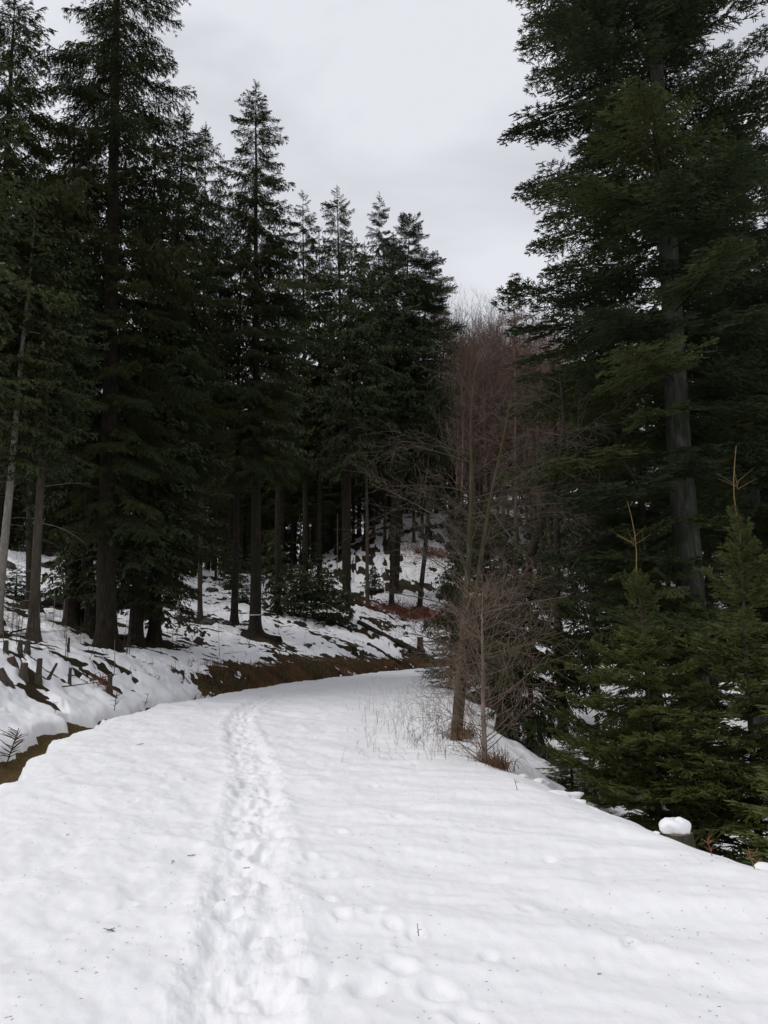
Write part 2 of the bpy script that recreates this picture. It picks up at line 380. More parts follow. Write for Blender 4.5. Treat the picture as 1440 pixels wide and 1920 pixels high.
# ---- forest behind
SKY = [(-400, -100), (0, 40), (60, 60), (90, 0), (330, 0), (345, 225), (400, 290), (425, 330), (450, 330), (510, 330), (560, 380), (590, 420), (620, 420), (665, 430), (712, 420), (760, 450), (830, 540), (870, 600), (1010, 640), (1060, 560), (1200, 430), (1440, 330), (1800, 200)]
def skyline(px): return float(np.interp(px, [a for a, _ in SKY], [b for _, b in SKY]))
def scatter(n, pxr, yr, emin, kind, R, r0, labelf, group, hmin=15, hmax=27, gap=2.2, cb=0.42, **kw):
    made = 0
    for _ in range(n*30):
        if made >= n: break
        px = random.uniform(*pxr); yd = random.uniform(*yr)
        x, y = at_depth(px, yd); x, y = float(np.atleast_1d(x)[0]), float(y)
        _, dl, dr, al = H(x, y, True); dl = float(dl[0]); dr = float(dr[0])
        if dl < emin and dr < 8: continue
        if any((t['x']-x)**2+(t['y']-y)**2 < gap**2 for t in TREES): continue
        z = float(H(x, y)[0]); h = random.uniform(hmin, hmax)
        bx, by = proj(x, y, z); ax, ay = proj(x, y, z+h)
        lim = max(skyline(ax), skyline(ax-28)-20, skyline(ax+28)-20)+random.uniform(5, 60)
        if ay < lim:
            _, az = apex_point(ax, lim, y); h = az-z
        if h < 6: continue
        d = dict(kind=kind, x=x, y=y, z=z-0.05, h=h, lean=random.uniform(-0.3, 0.3), R=R*random.uniform(0.8, 1.2), cb=cb*random.uniform(0.8, 1.15),
                 r0=r0*random.uniform(0.75, 1.25)*(h/22), label=labelf, mode='mesh', group=group, shared=True, bark='dark'); d.update(kw)
        if kind == 'spruce' and dl > (36 if ax < 430 else 50): d['cb'] = 0.06
        TREES.append(d); made += 1
    return made
nb = [scatter(80, (-260, 430), (46, 125), 24, 'spruce', 2.7, 0.24, 'dark spruce in the dense forest wall along the hilltop on the left', 'hilltop spruces on the left', cb=0.34),
      scatter(84, (430, 860), (62, 138), 32, 'spruce', 2.8, 0.22, 'dark spruce in the shaded forest on the hilltop behind the centre', 'hilltop spruces in the centre', cb=0.34),
      scatter(44, (1030, 1640), (34, 100), 10, 'spruce', 2.7, 0.22, 'dark spruce on the far slope behind the big firs on the right', 'spruces behind the big firs', cb=0.2)]
scatter(16, (500, 800), (62, 88), 30, 'spruce', 3.0, 0.2, 'dark spruce in the shaded forest on the hilltop behind the centre', 'hilltop spruces in the centre', cb=0.34)
scatter(4, (220, 560), (38, 54), 10, 'spruce', 2.5, 0.2, 'dark spruce halfway up the slope on the left', 'spruces halfway up the left slope', cb=0.4)
scatter(6, (860, 1060), (50, 70), 8, 'spruce', 1.4, 0.12, 'thin dark trunk on the snowy slope seen through the bare twigs', 'thin trunks on the slope behind the bare trees', cb=0.55, hmin=8, hmax=12)
SKY = [(-400, 500), (840, 540), (870, 520), (905, 520), (945, 560), (965, 600), (1010, 530), (1060, 540), (1800, 500)]
scatter(26, (845, 1075), (66, 100), 16, 'beech', 3.0, 0.17, 'slender bare beech in the reddish-brown leafless wood on the hill', 'bare beeches on the hill', gap=2.4, hmin=20, hmax=27, bark='beech')
SKY = [(-400, 600), (840, 600), (900, 640), (1000, 640), (1800, 640)]
scatter(26, (845, 1040), (84, 132), 20, 'spruce', 2.9, 0.2, 'dark spruce deep in the wood behind the bare beeches', 'spruces behind the beech wood', cb=0.06)
SKY = [(-400, 500), (840, 540), (870, 520), (905, 520), (945, 560), (965, 600), (1010, 530), (1060, 540), (1800, 500)]
scatter(16, (845, 1060), (78, 118), 16, 'beech', 3.0, 0.17, 'slender bare beech in the reddish-brown leafless wood on the hill', 'bare beeches on the hill', gap=2.0, hmin=20, hmax=27, bark='beech')
T('larch', ('d', 966, 72), (965, 512), 2.6, 0.35, 0.16, 'brown leafless larch with a pointed top rising above the bare beeches', bark='beech')
# ------------------------------------------------------------------ snow thickness
TX = np.array([(t['x'], t['y'], t['r0'], 1.0 if t['kind'] != 'young' else 0.3) for t in TREES])
TRAIL_PX = [(440, 2050), (455, 1900), (462, 1760), (468, 1620), (478, 1520), (482, 1450), (458, 1390), (445, 1355), (462, 1325), (510, 1302), (590, 1284), (680, 1270)]
TRAIL = []
for px, py in TRAIL_PX:
    d = ray(px, py); t = EYE/(0.01*d[1]-d[2]); TRAIL.append((d[0]*t, d[1]*t))
TRAIL = np.array(TRAIL)
def snow_t(x, y):
    z, dl, dr, al = H(x, y, True)
    n = fbm(x, y, 2.6, 5, 0.62, off=0.3); nf = fbm(x, y, 0.55, 4, 0.6, off=6.1)
    road = 0.15+0.035*fbm(x, y, 2.2, 3, off=2.0)-0.03*ss(-0.7, 0, dl)
    # soft transverse ripples and slanting swells of old wind-blown snow
    wx = x+0.6*fbm(x, y, 2.0, 2, off=11)
    road = road+0.034*fbm(wx*0.45-y*0.12, y+0.22*x, 0.46, 3, 0.38, off=7)*ss(-1.6, 0.4, x)
    road = road+0.036*fbm(wx*0.45-y*0.30, y*0.55+x*0.55, 0.40, 3, 0.45, off=17)*(1-ss(-1.0, 0.2, x))
    # left of the road
    patch = 0.10+0.16*n+0.05*nf
    lower = 1-ss(22.5+1.5*n, 29+1.5*n, al)
    cover = 0.035+0.10*lower*(1-0.3*ss(2.2, 4.5, dl))+0.045*ss(-9, -20, x)           # near bank mostly white
    cover = cover-0.055*(1-lower)*(1-ss(1.3, 2.4, dl))    # bare cut bank
    cover = cover+0.03*(1-lower)*np.exp(-((dl-2.6)/1.0)**2)-0.05*lower*np.exp(-((al-21)/2.6)**2)*ss(0.8, 1.6, dl)*(1-ss(3.0, 5, dl))
    left = cover+(0.13-0.05*lower)*n+(0.085-0.045*lower)*nf
    left = np.where(dl < 3, left-0.05*(1-lower)*ss(0.2, 0.5, dl), left)
    gul = fbm(al*2.6+0.6*n, dl*0.45, 1.0, 3, 0.55, off=51)
    left = left+lower*ss(0.6, 1.4, dl)*(0.05*gul-0.17*ss(0.08, 0.42, fbm(al*1.2, dl*0.8+al*0.5, 1.0, 4, 0.6, off=57))*ss(13.5, 17, al))
    cutbare = (1-lower)*ss(0.15, 0.4, dl)*(1-ss(1.15, 1.75, dl))
    left = left-(0.035-0.16*nf-0.05*gul+0.055*ss(27, 33, al))*cutbare-0.03*(1-lower)*ss(0.3, 0.8, dl)*(1-ss(2.0, 4.5, dl))*(1-ss(-4, -1, x))
    dw = 0.55+0.22*fbm(x, y, 1.1, 3, off=21)-0.16*ss(15, 20, al)
    inditch = ss(0.02, 0.14, dl)*(1-ss(dw, dw+0.16, dl))*(1-0.55*ss(24, 32, al))
    left = left*(1-inditch)-0.14*inditch
    right = 0.13+0.10*n*ss(0.6, 2.5, dr)+0.04*nf*ss(0.3, 1, dr)-0.04*ss(0.7, 2.5, dr)
    road = road+0.006*fbm(x, y, 0.12, 2, 0.5, off=71)
    t = np.where(dl > 0, left, np.where(dr > 0, right, road))
    b1 = ss(-0.25, 0.0, dl); t = np.where(dl <= 0, road*(1-b1)+(0.09-0.045*ss(14, 19, al))*b1, t)
    b2 = 1-ss(0, 0.5, dr); t = np.where(dr > 0, right*(1-b2)+road*b2, t)
    # bare ring round each trunk, thin snow under the crowns
    m = (np.abs(dl) > 0) & ((dl > 1.0) | (dr > 0.8)); xi = x[m]; yi = y[m]
    if xi.size:
        dec = np.zeros(xi.shape)
        for tx, ty, r0, kk in TX:
            s = (np.abs(xi-tx) < 3.5) & (np.abs(yi-ty) < 3.5)
            if not s.any(): continue
            dd = np.hypot(xi[s]-tx, yi[s]-ty)
            dec[s] = np.maximum(dec[s], kk*(0.22*np.exp(-(dd/(r0+0.32))**2)+0.035*np.exp(-(dd/2.2)**2)))
        t[m] = t[m]-dec
    return t, z, dl, dr, al
# trodden trail and scattered prints
prints = []
seg = np.hypot(*np.diff(TRAIL, axis=0).T); cum = np.concatenate([[0], np.cumsum(seg)])
rr = random.Random(4)
s = 0.0; side = 1
while s < cum[-1]:
    cx = np.interp(s, cum, TRAIL[:, 0]); cy_ = np.interp(s, cum, TRAIL[:, 1])
    for k in range(3 if s < 14 else 2):
        prints.append((cx+side*rr.uniform(0.03, 0.15)*(1 if k == 0 else rr.uniform(-1.6, 1.6)), cy_+rr.uniform(-.12, .12), rr.uniform(0.05, 0.075), rr.uniform(0.12, 0.16), rr.uniform(-0.3, 0.3), rr.uniform(0.010, 0.024)))
    side = -side; s += 0.26
for px, py in [(582, 1612), (618, 1640), (615, 1688), (640, 1720), (702, 1712), (735, 1735), (760, 1765), (778, 1750), (820, 1845), (880, 1900), (915, 1785), (748, 1810), (690, 1850), (300, 1455), (352, 1462), (330, 1440), (255, 1430), (250, 1500), (300, 1385), (330, 1380), (700, 1470), (745, 1530), (240, 1690), (640, 1560), (1110, 1480), (1030, 1600), (1180, 1760), (985, 1700), (560, 1830), (600, 1848)]:
    d = ray(px, py); t = EYE/(0.01*d[1]-d[2])
    big = 1.25 if py > 1800 else 0.8
    prints.append((d[0]*t, d[1]*t, 0.06*big, 0.09*big, rr.uniform(-0.8, 0.8), 0.018*big))
def tread(x, y, h):
    near = (y > 1.5) & (y < 48) & (np.abs(x) < 6)
    xi = x[near]; yi = y[near]; add = np.zeros(xi.shape)
    dm = np.full(xi.shape, 1e9)
    for i in range(len(TRAIL)-1):
        a = TRAIL[i]; b = TRAIL[i+1]; ab = b-a; t = np.clip(((xi-a[0])*ab[0]+(yi-a[1])*ab[1])/(ab@ab), 0, 1)
        dm = np.minimum(dm, np.hypot(xi-a[0]-t*ab[0], yi-a[1]-t*ab[1]))
    wdt = 0.26+0.06*fbm(xi, yi, 0.6, 2, off=3)
    add -= 0.032*(1-ss(wdt-0.12, wdt+0.02, dm)); add += 0.014*np.exp(-((dm-wdt-0.06)/0.07)**2)
    add += 0.017*fbm(xi, yi, 0.13, 4, 0.6, off=14)*(1-ss(wdt, wdt+0.15, dm))
    for cx, cyy, a, b, rot, dep in prints:
        s = (np.abs(xi-cx) < 0.4) & (np.abs(yi-cyy) < 0.4)
        if not s.any(): continue
        dx = xi[s]-cx; dy = yi[s]-cyy; u = (dx*cos(rot)+dy*sin(rot))/a; v = (-dx*sin(rot)+dy*cos(rot))/b
        q = np.sqrt(u*u+v*v)
        add[s] += -dep*(1-ss(0.5, 1.15, q))+dep*0.3*np.exp(-((q-1.45)/0.35)**2)
    h[near] += add
# polar-spaced terrain grid: finer where the walker stands
def grid(az, rad):
    A, R = np.meshgrid(az, rad); X = R*np.sin(A); Y = R*np.cos(A)
    nr, na = A.shape; i = np.arange(nr*na).reshape(nr, na)
    q = np.stack([i[:-1, :-1], i[:-1, 1:], i[1:, 1:], i[1:, :-1]], -1).reshape(-1, 4)[:, ::-1]
    return X.ravel(), Y.ravel(), q
def geo(a, b, r): return list(a*r**np.arange(int(math.log(b/a)/math.log(r))))
def radii(k): return np.array([0.02]+geo(0.3, 2.6, 1.08)+geo(2.6, 12, 1+0.0056*k)+geo(12, 62, 1+0.0068*k)+geo(62, 125, 1+0.02*k)+geo(125, 900, 1.08))
def azim(k): return np.radians(np.array(list(np.arange(-180, -60, 6))+list(np.arange(-60, -31, 1.0))+list(np.arange(-31, 31, 0.095*k))+list(np.arange(31, 60, 1.0))+list(np.arange(60, 180.01, 6))))
X, Y, Q = grid(azim(2.2), radii(2.2))
Z, dl, dr, al = H(X, Y, True)
far = ss(125, 400, np.hypot(X, Y))
G = mesh_np('ground', np.stack([X, Y, Z], 1), Q, M_GROUND)
soil = (1-(1-ss(19, 24, al)))*ss(0.1, 0.4, dl)*(1-ss(1.4, 2.3, dl))*ss(-0.2, 0.3, fbm(X, Y, 1.6, 4, off=31))
soil = np.maximum(soil, 0.55*ss(0.3, 0.5, fbm(X, Y, 1.1, 3, off=33))*(1-ss(2, 8, dl))*(dl > 0))
gr = ss(-0.05, 0.35, fbm(X, Y, 1.6, 3, off=35))*(0.35+0.65*ss(0.4, 1, dl)*(1-ss(2.0, 3, dl)))*(dl > 0)
mud = ss(-0.02, 0.1, dl)*(1-ss(0.75, 1.0, dl))*(1-ss(22, 30, al))
ca = G.color_attributes.new('cover', 'FLOAT_COLOR', 'POINT')
ca.data.foreach_set('color', np.stack([soil, gr, mud, np.ones_like(mud)], 1).astype(np.float32).ravel())
tag(link('ground', G), 'dark forest soil, needle litter and brown cut bank under the snow', kind='structure')

X, Y, Q = grid(azim(1), radii(1))
t, Z, dl, dr, al = snow_t(X, Y)
hz = Z+t; isroad = (dl < 0.06) & (dr < 0.35)
tread(X, Y, hz)
V = np.stack([X, Y, hz], 1)
keep = (t[Q].max(1) > -0.02)            # faces deep below the soil are dropped
rq = isroad[Q].all(1)
def sub(mask, name, label, kind):
    q = Q[mask]; used = np.unique(q); mp_ = np.full(len(V), -1); mp_[used] = np.arange(len(used))
    me = mesh_np(name, V[used], mp_[q], M_SNOW)
    return tag(link(name, me), label, kind=kind)
sub(rq & keep, 'road', 'snow-covered forest road with a trodden footprint trail', 'structure')
sub(~rq & keep, 'snow', 'old patchy snow on the banks, in the hollow and on the wooded slope', 'stuff')
# ditch water
s_ = np.linspace(4, 27, 90); lx = np.interp(s_, LP[:, 1], LP[:, 0])
vv = []
for yy, xx in zip(s_, lx):
    for k in (-0.02, -1.0):
        vv.append((xx+k, yy, float(zroad(yy))-0.36))
vv = np.array(vv); qq = np.array([(2*i, 2*i+1, 2*i+3, 2*i+2) for i in range(len(s_)-1)])
tag(link('ditch_water', mesh_np('ditch_water', vv, qq[:, ::-1], M_WATER)), 'shallow brown meltwater in the roadside ditch', kind='structure')
def snowz(x, y):
    t, z, *_ = snow_t(np.array([x], float), np.array([y], float)); return float(z[0]+max(t[0], 0))

# ------------------------------------------------------------------ conifer boughs
def twiglets(P, D, L, W, needles, r):
    """spindle-shaped needle-clad shoots: crossed slim rhombs plus loose needle tufts"""
    P = np.asarray(P); D = nrm(np.asarray(D)); L = np.asarray(L)[:, None]; W = np.asarray(W)[:, None]
    n = len(P); rnd = nrm(r.normal(size=(n, 3))); s1 = nrm(np.cross(D, rnd)); s2 = np.cross(D, s1)
    vs, fs, o = [], [], 0
    for s in (s1, s2):
        v = np.stack([P-s*W*0.32, P+s*W*0.40, P+L*D+s*W*0.26, P+L*D-s*W*0.34], 1).reshape(-1, 3)
        b = np.arange(n)[:, None]*4+o
        fs.append(np.concatenate([b+[0, 1, 2], b+[0, 2, 3]])); vs.append(v); o += 4*n
    for k in range(needles):
        u = r.uniform(0.15, 1.0, (n, 1)); a = r.uniform(0, 2*pi, (n, 1)); s = s1*np.cos(a)+s2*np.sin(a)
        b0 = P+u*L*D; tip = b0+(D*0.6+s)*W*0.85; sd_ = nrm(np.cross(D, s))*0.006
        v = np.stack([b0-sd_, b0+sd_, tip], 1).reshape(-1, 3)
        b = np.arange(n)[:, None]*3+o; fs.append(b+[0, 1, 2]); vs.append(v); o += 3*n
    return np.concatenate(vs), np.concatenate(fs)
def bough(kind, L, hi, seed):
    r = np.random.default_rng(seed)
    big = L > 1.5
    sp = (0.115 if big else 0.085) if hi else 0.24        # spacing of side limbs
    sb = 0.12 if hi else 0.26                              # spacing of the sprays on them
    tw = 0.06 if hi else 0.17
    W = 0.021 if hi else 0.085
    if kind == 'young': sp, sb, tw, W = (0.085, 0.09, 0.042, 0.019) if hi else (0.14, 0.16, 0.1, 0.05)
    if hi and big: tw = 0.045
    if kind == 'fir': W *= 1.1
    bare = {'spruce': 0.16, 'fir': 0.14, 'young': 0.05}[kind]*(1 if big else 0.4)
    sag, lift = {'spruce': (0.30, 0.17), 'fir': (0.14, 0.10), 'young': (0.06, 0.12)}[kind]
    yaw_c = r.normal(0, 0.12)
    def axis(u): return np.array([L*u*(1-0.05*u), L*yaw_c*u*u, L*(-sag*u**1.6+lift*u**3.2)])
    us = np.linspace(0, 1, 8); ax = np.array([axis(u) for u in us])
    wood = [(ax, (0.007+0.0055*L)*(1-us*0.88))]
    P, D, TL, TW = [], [], [], []
    def shoot(p, d, l): P.append(p); D.append(d); TL.append(l); TW.append(W*r.uniform(0.75, 1.25))
    def spray(p, a, l, z0):
        """a small flat or hanging fan of shoots"""
        down = {'spruce': r.uniform(0.4, 2.2), 'fir': r.uniform(-0.15, 0.30), 'young': r.uniform(-0.25, 0.35)}[kind]
        d = np.array([cos(a), sin(a), -down+z0]); d = d/np.linalg.norm(d)
        n = max(1, int(l/tw))
        for j in range(n):
            q = p+d*l*(j+0.3)/n
            for s2 in (-1, 1):
                if r.uniform() < 0.22: continue
                b = a+s2*radians(r.uniform(18, 50))
                shoot(q, np.array([cos(b), sin(b), d[2]*1.1+r.uniform(-0.25, 0.25)]), r.uniform(0.04, 0.12)*(1 if hi else 1.7)*(1.15-0.4*j/n))
        shoot(p+d*l*0.5, d, max(0.07, l*0.75))
        if hi: shoot(p, d, max(0.05, l*0.6))
    n = max(3, int(L*(1-bare)/sp))
    for i in range(n):
        u = bare+(1-bare)*(i+r.uniform(0, 0.9))/n
        for sgn in (-1, 1):
            if r.uniform() < 0.16: continue
            shape = min(1, (u-bare)/0.25+0.3)*(1-u)**0.7+0.05
            l = max(0.09, L*0.46*shape*r.uniform(0.35, 1.25))
            p0 = axis(u); a = radians(r.uniform(34, 72)*(1-0.25*u))*sgn
            d0 = np.array([cos(a), sin(a), r.uniform(-0.22, 0.2)])
            dz = {'spruce': -0.52, 'fir': -0.14, 'young': -0.05}[kind]*l*r.uniform(0.3, 1.6)
            ks = np.linspace(0, 1, 5)
            def at(k): return p0+d0*l*k+np.array([0.14*l, 0, 0])*k*k+np.array([0, 0, dz])*k**1.7
            pl = np.array([at(k) for k in ks])
            if l > 0.22: wood.append((pl, 0.0055*(1-ks*0.7)+0.001))
            m = max(1, int(l/sb))
            for j in range(m):
                k = (j+r.uniform(0.2, 0.9))/m
                for s2 in (-1, 1):
                    if r.uniform() < 0.12: continue
                    ll = (0.07+0.42*l*(1-k)**0.8*min(1, k*3+0.4))*r.uniform(0.6, 1.2)
                    spray(at(k), a+s2*radians(r.uniform(35, 62)), min(ll, 0.42), 0)
            spray(at(0.86), a, 0.12 if hi else 0.2, 0)
            if hi:
                for k in (0.15, 0.4, 0.65):
                    shoot(at(k), at(k+0.2)-at(k)+np.array([0, 0, 1e-3]), 0.2*l*1.2)
    for i in range(4): spray(axis(0.9+0.03*i), r.normal(0, 0.4), 0.14, 0.3)
    fv, ff = twiglets(P, D, TL, TW, 2 if hi else 0, r)
    if not hi:                                              # one blade per shoot is enough at a distance
        k = len(P); fv = fv[:4*k]; ff = ff[:2*k]
    ks = [w_ for w_ in wood if len(w_[0]) == 5]
    parts = [(fv, ff, 0)]
    wv, wq = tubes([wood[0][0]], [wood[0][1]], 4 if hi else 3); parts.append((wv, wq, 1))
    if ks and hi:
        wv, wq = tubes([k[0] for k in ks], [k[1] for k in ks], 3); parts.append((wv, wq, 1))
    return join3(parts)
PROTO = {}
SIZES = {'spruce': (0.9, 1.8, 3.2), 'fir': (0.9, 2.0, 3.6), 'young': (0.5, 1.0, 1.7)}
FMAT = {'spruce': M_SPRUCE, 'fir': M_FIR, 'young': M_YOUNG}
for kind, sz in SIZES.items():
    for L in sz:
        for k in range(2):
            for hi in (True, False):
                PROTO[(kind, L, hi, k)] = bough(kind, L, hi, hash((len(kind), int(L*10), k, hi)) % 9999)
PMESH = {}
def proto_mesh(kind, L, k):
    key = (kind, L, k)
    if key not in PMESH:
        v, f, m = PROTO[(kind, L, True, k)]
        PMESH[key] = mesh_np(kind+'_bough', v, f, [FMAT[kind], M_BARK], m, smooth=False)
    return PMESH[key]
def bough_list(kind, h, R, cb, seed, sparse=1.0, maxn=290, bush=False):
    """positions of boughs on a tree of height h: (height, yaw, pitch, length, roll)"""
    r = random.Random(seed); outl = []
    h0 = h*cb+(0.15 if kind == 'young' or bush else 0.6); span = h-h0
    step = {'spruce': 0.46, 'fir': 0.80, 'young': 0.24}[kind]
    per = {'spruce': 5.4, 'fir': 5.8, 'young': 5.2}[kind]
    if bush: step, per = 0.2, 5
    elif kind == 'spruce' and h < 9: step, per = 0.27, 6
    tot = span/step*per*sparse
    if tot > maxn: step *= tot/maxn
    z = h-0.25; wob = r.uniform(0, 6)
    gapn = 0
    while z > h0:
        t = (h-z)/span                      # 0 top, 1 bottom
        if kind == 'young': f = t**0.88
        elif kind == 'fir': f = min(1, (t/0.40)**0.62)*(1-0.15*max(0, t-0.7)/0.3)
        else: f = min(1.0, (t/0.5)**0.54)*(1-0.2*max(0, t-0.75)/0.25)
        k = max(2, int(per*sparse*(0.75 if t < 0.08 else 1)+r.uniform(0, 1)))
        ph = r.uniform(0, 2*pi)
        f2 = f*(1+0.16*sin(z*1.9+wob)+0.10*sin(z*4.3+wob*2))
        for i in range(k):
            L = max(0.38 if kind == 'spruce' and not bush else 0.22, R*f2*r.uniform(0.62, 1.18) if kind != 'fir' else R*f2*r.choice((0.55, 0.8, 1.0, 1.05, 1.2))*r.uniform(0.9, 1.1))
            if not bush and kind != 'young' and r.random() < 0.05: L *= 1.3
            if kind == 'spruce': p = radians(52*exp(-t/0.07)+(14-30*t)+r.uniform(-9, 9))
            elif kind == 'fir': p = radians(48*exp(-t/0.06)+(12-20*t)+r.uniform(-9, 9))
            else: p = radians(46*exp(-t/0.25)+12-14*t+r.uniform(-12, 12))
            outl.append((z+r.uniform(-0.5, 0.5)*step*(0.5 if kind == 'fir' else 1), ph+i*2*pi/k+r.uniform(-0.3, 0.3), p, L, r.uniform(-0.25, 0.25)))
        z -= step*r.uniform(0.8, 1.2)*(0.6 if t < 0.12 else 1)
    return outl
def pick(kind, L): return min(SIZES[kind], key=lambda s: abs(math.log(L/s)))
def crown_arrays(kind, h, R, cb, seed, hi, sparse=1.0, maxn=150, bush=False):
    parts = []; r = random.Random(seed)
    for z, yaw, p, L, roll in bough_list(kind, h, R, cb, seed, sparse, maxn, bush):
        s = pick(kind, L); v, f, m = PROTO[(kind, s, hi, r.randrange(2))]
        M = (Matrix.Rotation(yaw, 3, 'Z') @ Matrix.Rotation(-p, 3, 'Y') @ Matrix.Rotation(roll, 3, 'X'))
        vv = (v*(L/s)) @ np.array(M).T; vv[:, 2] += z
        parts.append((vv, f, m))
    vs, fs, ms, o = [], [], [], 0
    for v, f, m in parts:
        vs.append(v); fs.append(f+o); ms.append(m); o += len(v)
    return np.concatenate(vs), np.concatenate(fs), np.concatenate(ms)
def top_spray(kind, h, r):
    r = random.Random(int(h*100))
    P, D, L, W = [], [], [], []
    for i in range(10):
        P.append((0, 0, h-0.55+i*0.05)); a = r.uniform(0, 6.28); D.append((0.5*cos(a), 0.5*sin(a), 1.0)); L.append(0.2); W.append(0.04)
    P.append((0, 0, h-0.5)); D.append((0, 0, 1)); L.append(0.75); W.append(0.05)
    return twiglets(P, D, L, W, 3, np.random.default_rng(3))
# ---- trunks
def trunk_arrays(h, r0, seed, sides=12, roots=False, bend=0.0, flare=0.55):
    r = random.Random(seed)
    hs = np.unique(np.concatenate([[-0.4, -0.1, 0, 0.12, 0.28, 0.5, 0.8, 1.2, 1.8], np.linspace(2.6, h, 12)])); hs = hs[hs <= h]
    a = np.arange(sides)*2*pi/sides; ph = r.uniform(0, 6); nl = r.choice([4, 5])
    rows = []
    for z in hs:
        rad = r0*(1-max(z, 0)/h)**0.85+0.006
        fl = flare*r0*exp(-max(z, -0.2)/0.33)
        lob = 1+0.55*np.sin(nl*a+ph)+0.2*np.sin(2*a)
        rr_ = rad*(1+0.05*np.sin(3*a+z*1.3+ph))+fl*np.maximum(lob, 0.25)
        if roots and z < 0.3:
            rr_ = rr_+np.maximum(np.sin(nl*a+ph), 0)**2*r0*0.9*exp(-max(z, -0.1)/0.09)
        cx = bend*sin(z/h*pi)*1.0+0.02*sin(z*0.9+ph); cyv = 0.02*cos(z*0.7)
        rows.append(np.stack([cx+rr_*np.cos(a), cyv+rr_*np.sin(a), np.full(sides, z)], 1))
    v = np.concatenate(rows); i = np.arange(len(hs)*sides).reshape(len(hs), sides)
    q = np.stack([i[:-1], np.roll(i, -1, 1)[:-1], np.roll(i, -1, 1)[1:], i[1:]], -1).reshape(-1, 4)
    return v, q
def dead_twigs(h0, h1, n, r0, h, seed, lmin=0.5, lmax=1.4, rad=0.007, side=3):
    r = random.Random(seed); P, Rr = [], []
    for i in range(n):
        z = h0+(h1-h0)*(i+r.random())/n; a = r.uniform(0, 2*pi); L = r.uniform(lmin, lmax); d = r.uniform(-0.25, 0.15)
        sagd = r.uniform(0.05, 0.35)
        k = np.linspace(0, 1, 5); x0 = r0*0.6*(1-z/h)
        tw = r.uniform(-0.25, 0.25)
        pts = np.stack([(x0+L*k)*np.cos(a+tw*k), (x0+L*k)*np.sin(a+tw*k), z+L*d*k-sagd*L*k**2], 1)
        P.append(pts); Rr.append(rad*L*(1-0.8*k)+0.002)
        for j in range(3):
            kk = r.uniform(0.3, 0.9); b = a+r.choice((-1, 1))*r.uniform(0.5, 1.1); l = L*r.uniform(0.15, 0.4); p0 = np.array([(x0+L*kk)*cos(a+tw*kk), (x0+L*kk)*sin(a+tw*kk), z+L*d*kk-sagd*L*kk**2])
            P.append(p0+np.outer(k, [l*cos(b), l*sin(b), -0.2*l])); Rr.append(0.003*(1-0.7*k)+0.001)
    return tubes(P, Rr, side)
BARKS = {'dark': M_BARK, 'brown': M_BARKB, 'pale': M_BARKP, 'fir': M_BARKF, 'beech': M_BEECH, 'leader': M_LEADER}
KINDNAME = {'spruce': 'spruce_tree', 'fir': 'fir_tree', 'young': 'young_spruce', 'beech': 'beech_tree', 'larch': 'larch_tree'}

# ---- bare broadleaf generator (vector list of twigs)
def grow(base_poly, base_rad, seed, n1, l1, up, density=1.0, levels=3, gravity=0.0, start=0.25, twig_r=0.0035, spread=(40, 70), rf=0.42):
    """polys: list of (5x3 pts, radii5); base_poly (k,3)"""
    r = random.Random(seed); polys = []
    def child(p, d, L, rad, lev):
        k = np.linspace(0, 1, 5)
        d = np.array(d); d = d/np.linalg.norm(d)
        side = np.array([r.gauss(0, 0.16), r.gauss(0, 0.16), up[lev]+gravity])
        pts = p+np.outer(k, d*L)+np.outer(k**2, side*L)
        polys.append((pts, np.maximum(rad*(1-0.75*k), twig_r*0.7), lev))
        if lev+1 >= levels: return
        n = max(2, int((6 if lev == 0 else 5)*density*r.uniform(0.7, 1.3)))
        for i in range(n):
            u = 0.18+0.8*(i+r.random()*0.8)/n
            q = pts[0]+(d*L)*u+side*L*u*u
            t = d+2*side*u; t = t/np.linalg.norm(t)
            rv = np.array([r.gauss(0, 1), r.gauss(0, 1), r.gauss(0, 0.55)]); s = np.cross(t, rv); s = s/np.linalg.norm(s)
            an = radians(r.uniform(25, 55)); dd = t*cos(an)+s*sin(an)
            child(q, dd, L*r.uniform(0.35, 0.62)*(1.1-0.4*u), max(rad*0.45*(1-0.6*u), twig_r), lev+1)
    bp = np.asarray(base_poly, float); sg = np.linalg.norm(np.diff(bp, axis=0), axis=1); cu = np.concatenate([[0], np.cumsum(sg)])
    tot = cu[-1]
    for i in range(n1):
        u = start+(1-start)*(i+r.random())/n1; s = u*tot
        p = np.array([np.interp(s, cu, bp[:, j]) for j in range(3)])
        j = min(len(sg)-1, int(np.searchsorted(cu, s)-1)); t = (bp[j+1]-bp[j])/sg[j]
        a = r.uniform(0, 2*pi); an = radians(r.uniform(*spread)); h_ = np.cross(t, [cos(a), sin(a), 0.01]); h_ = h_/np.linalg.norm(h_)
        rad = np.interp(s, cu, base_rad)*rf
        L = l1*(0.35+0.9*sin(pi*min(1, (u-start)/(1-start)*0.85+0.12)))*r.uniform(0.6, 1.2)
        child(p, t*cos(an)+h_*sin(an), L, max(rad, twig_r*1.6), 0)
    return polys
def bare_arrays(polys, s0=4):
    out_ = []
    for lev, sides in ((0, s0), (1, 3), (2, 3), (3, 3)):
        g = [(p, r_) for p, r_, l in polys if l == lev]
        if g:
            v, q = tubes([p for p, _ in g], [r_ for _, r_ in g], sides); out_.append((v, q, 0))
    return join(out_)
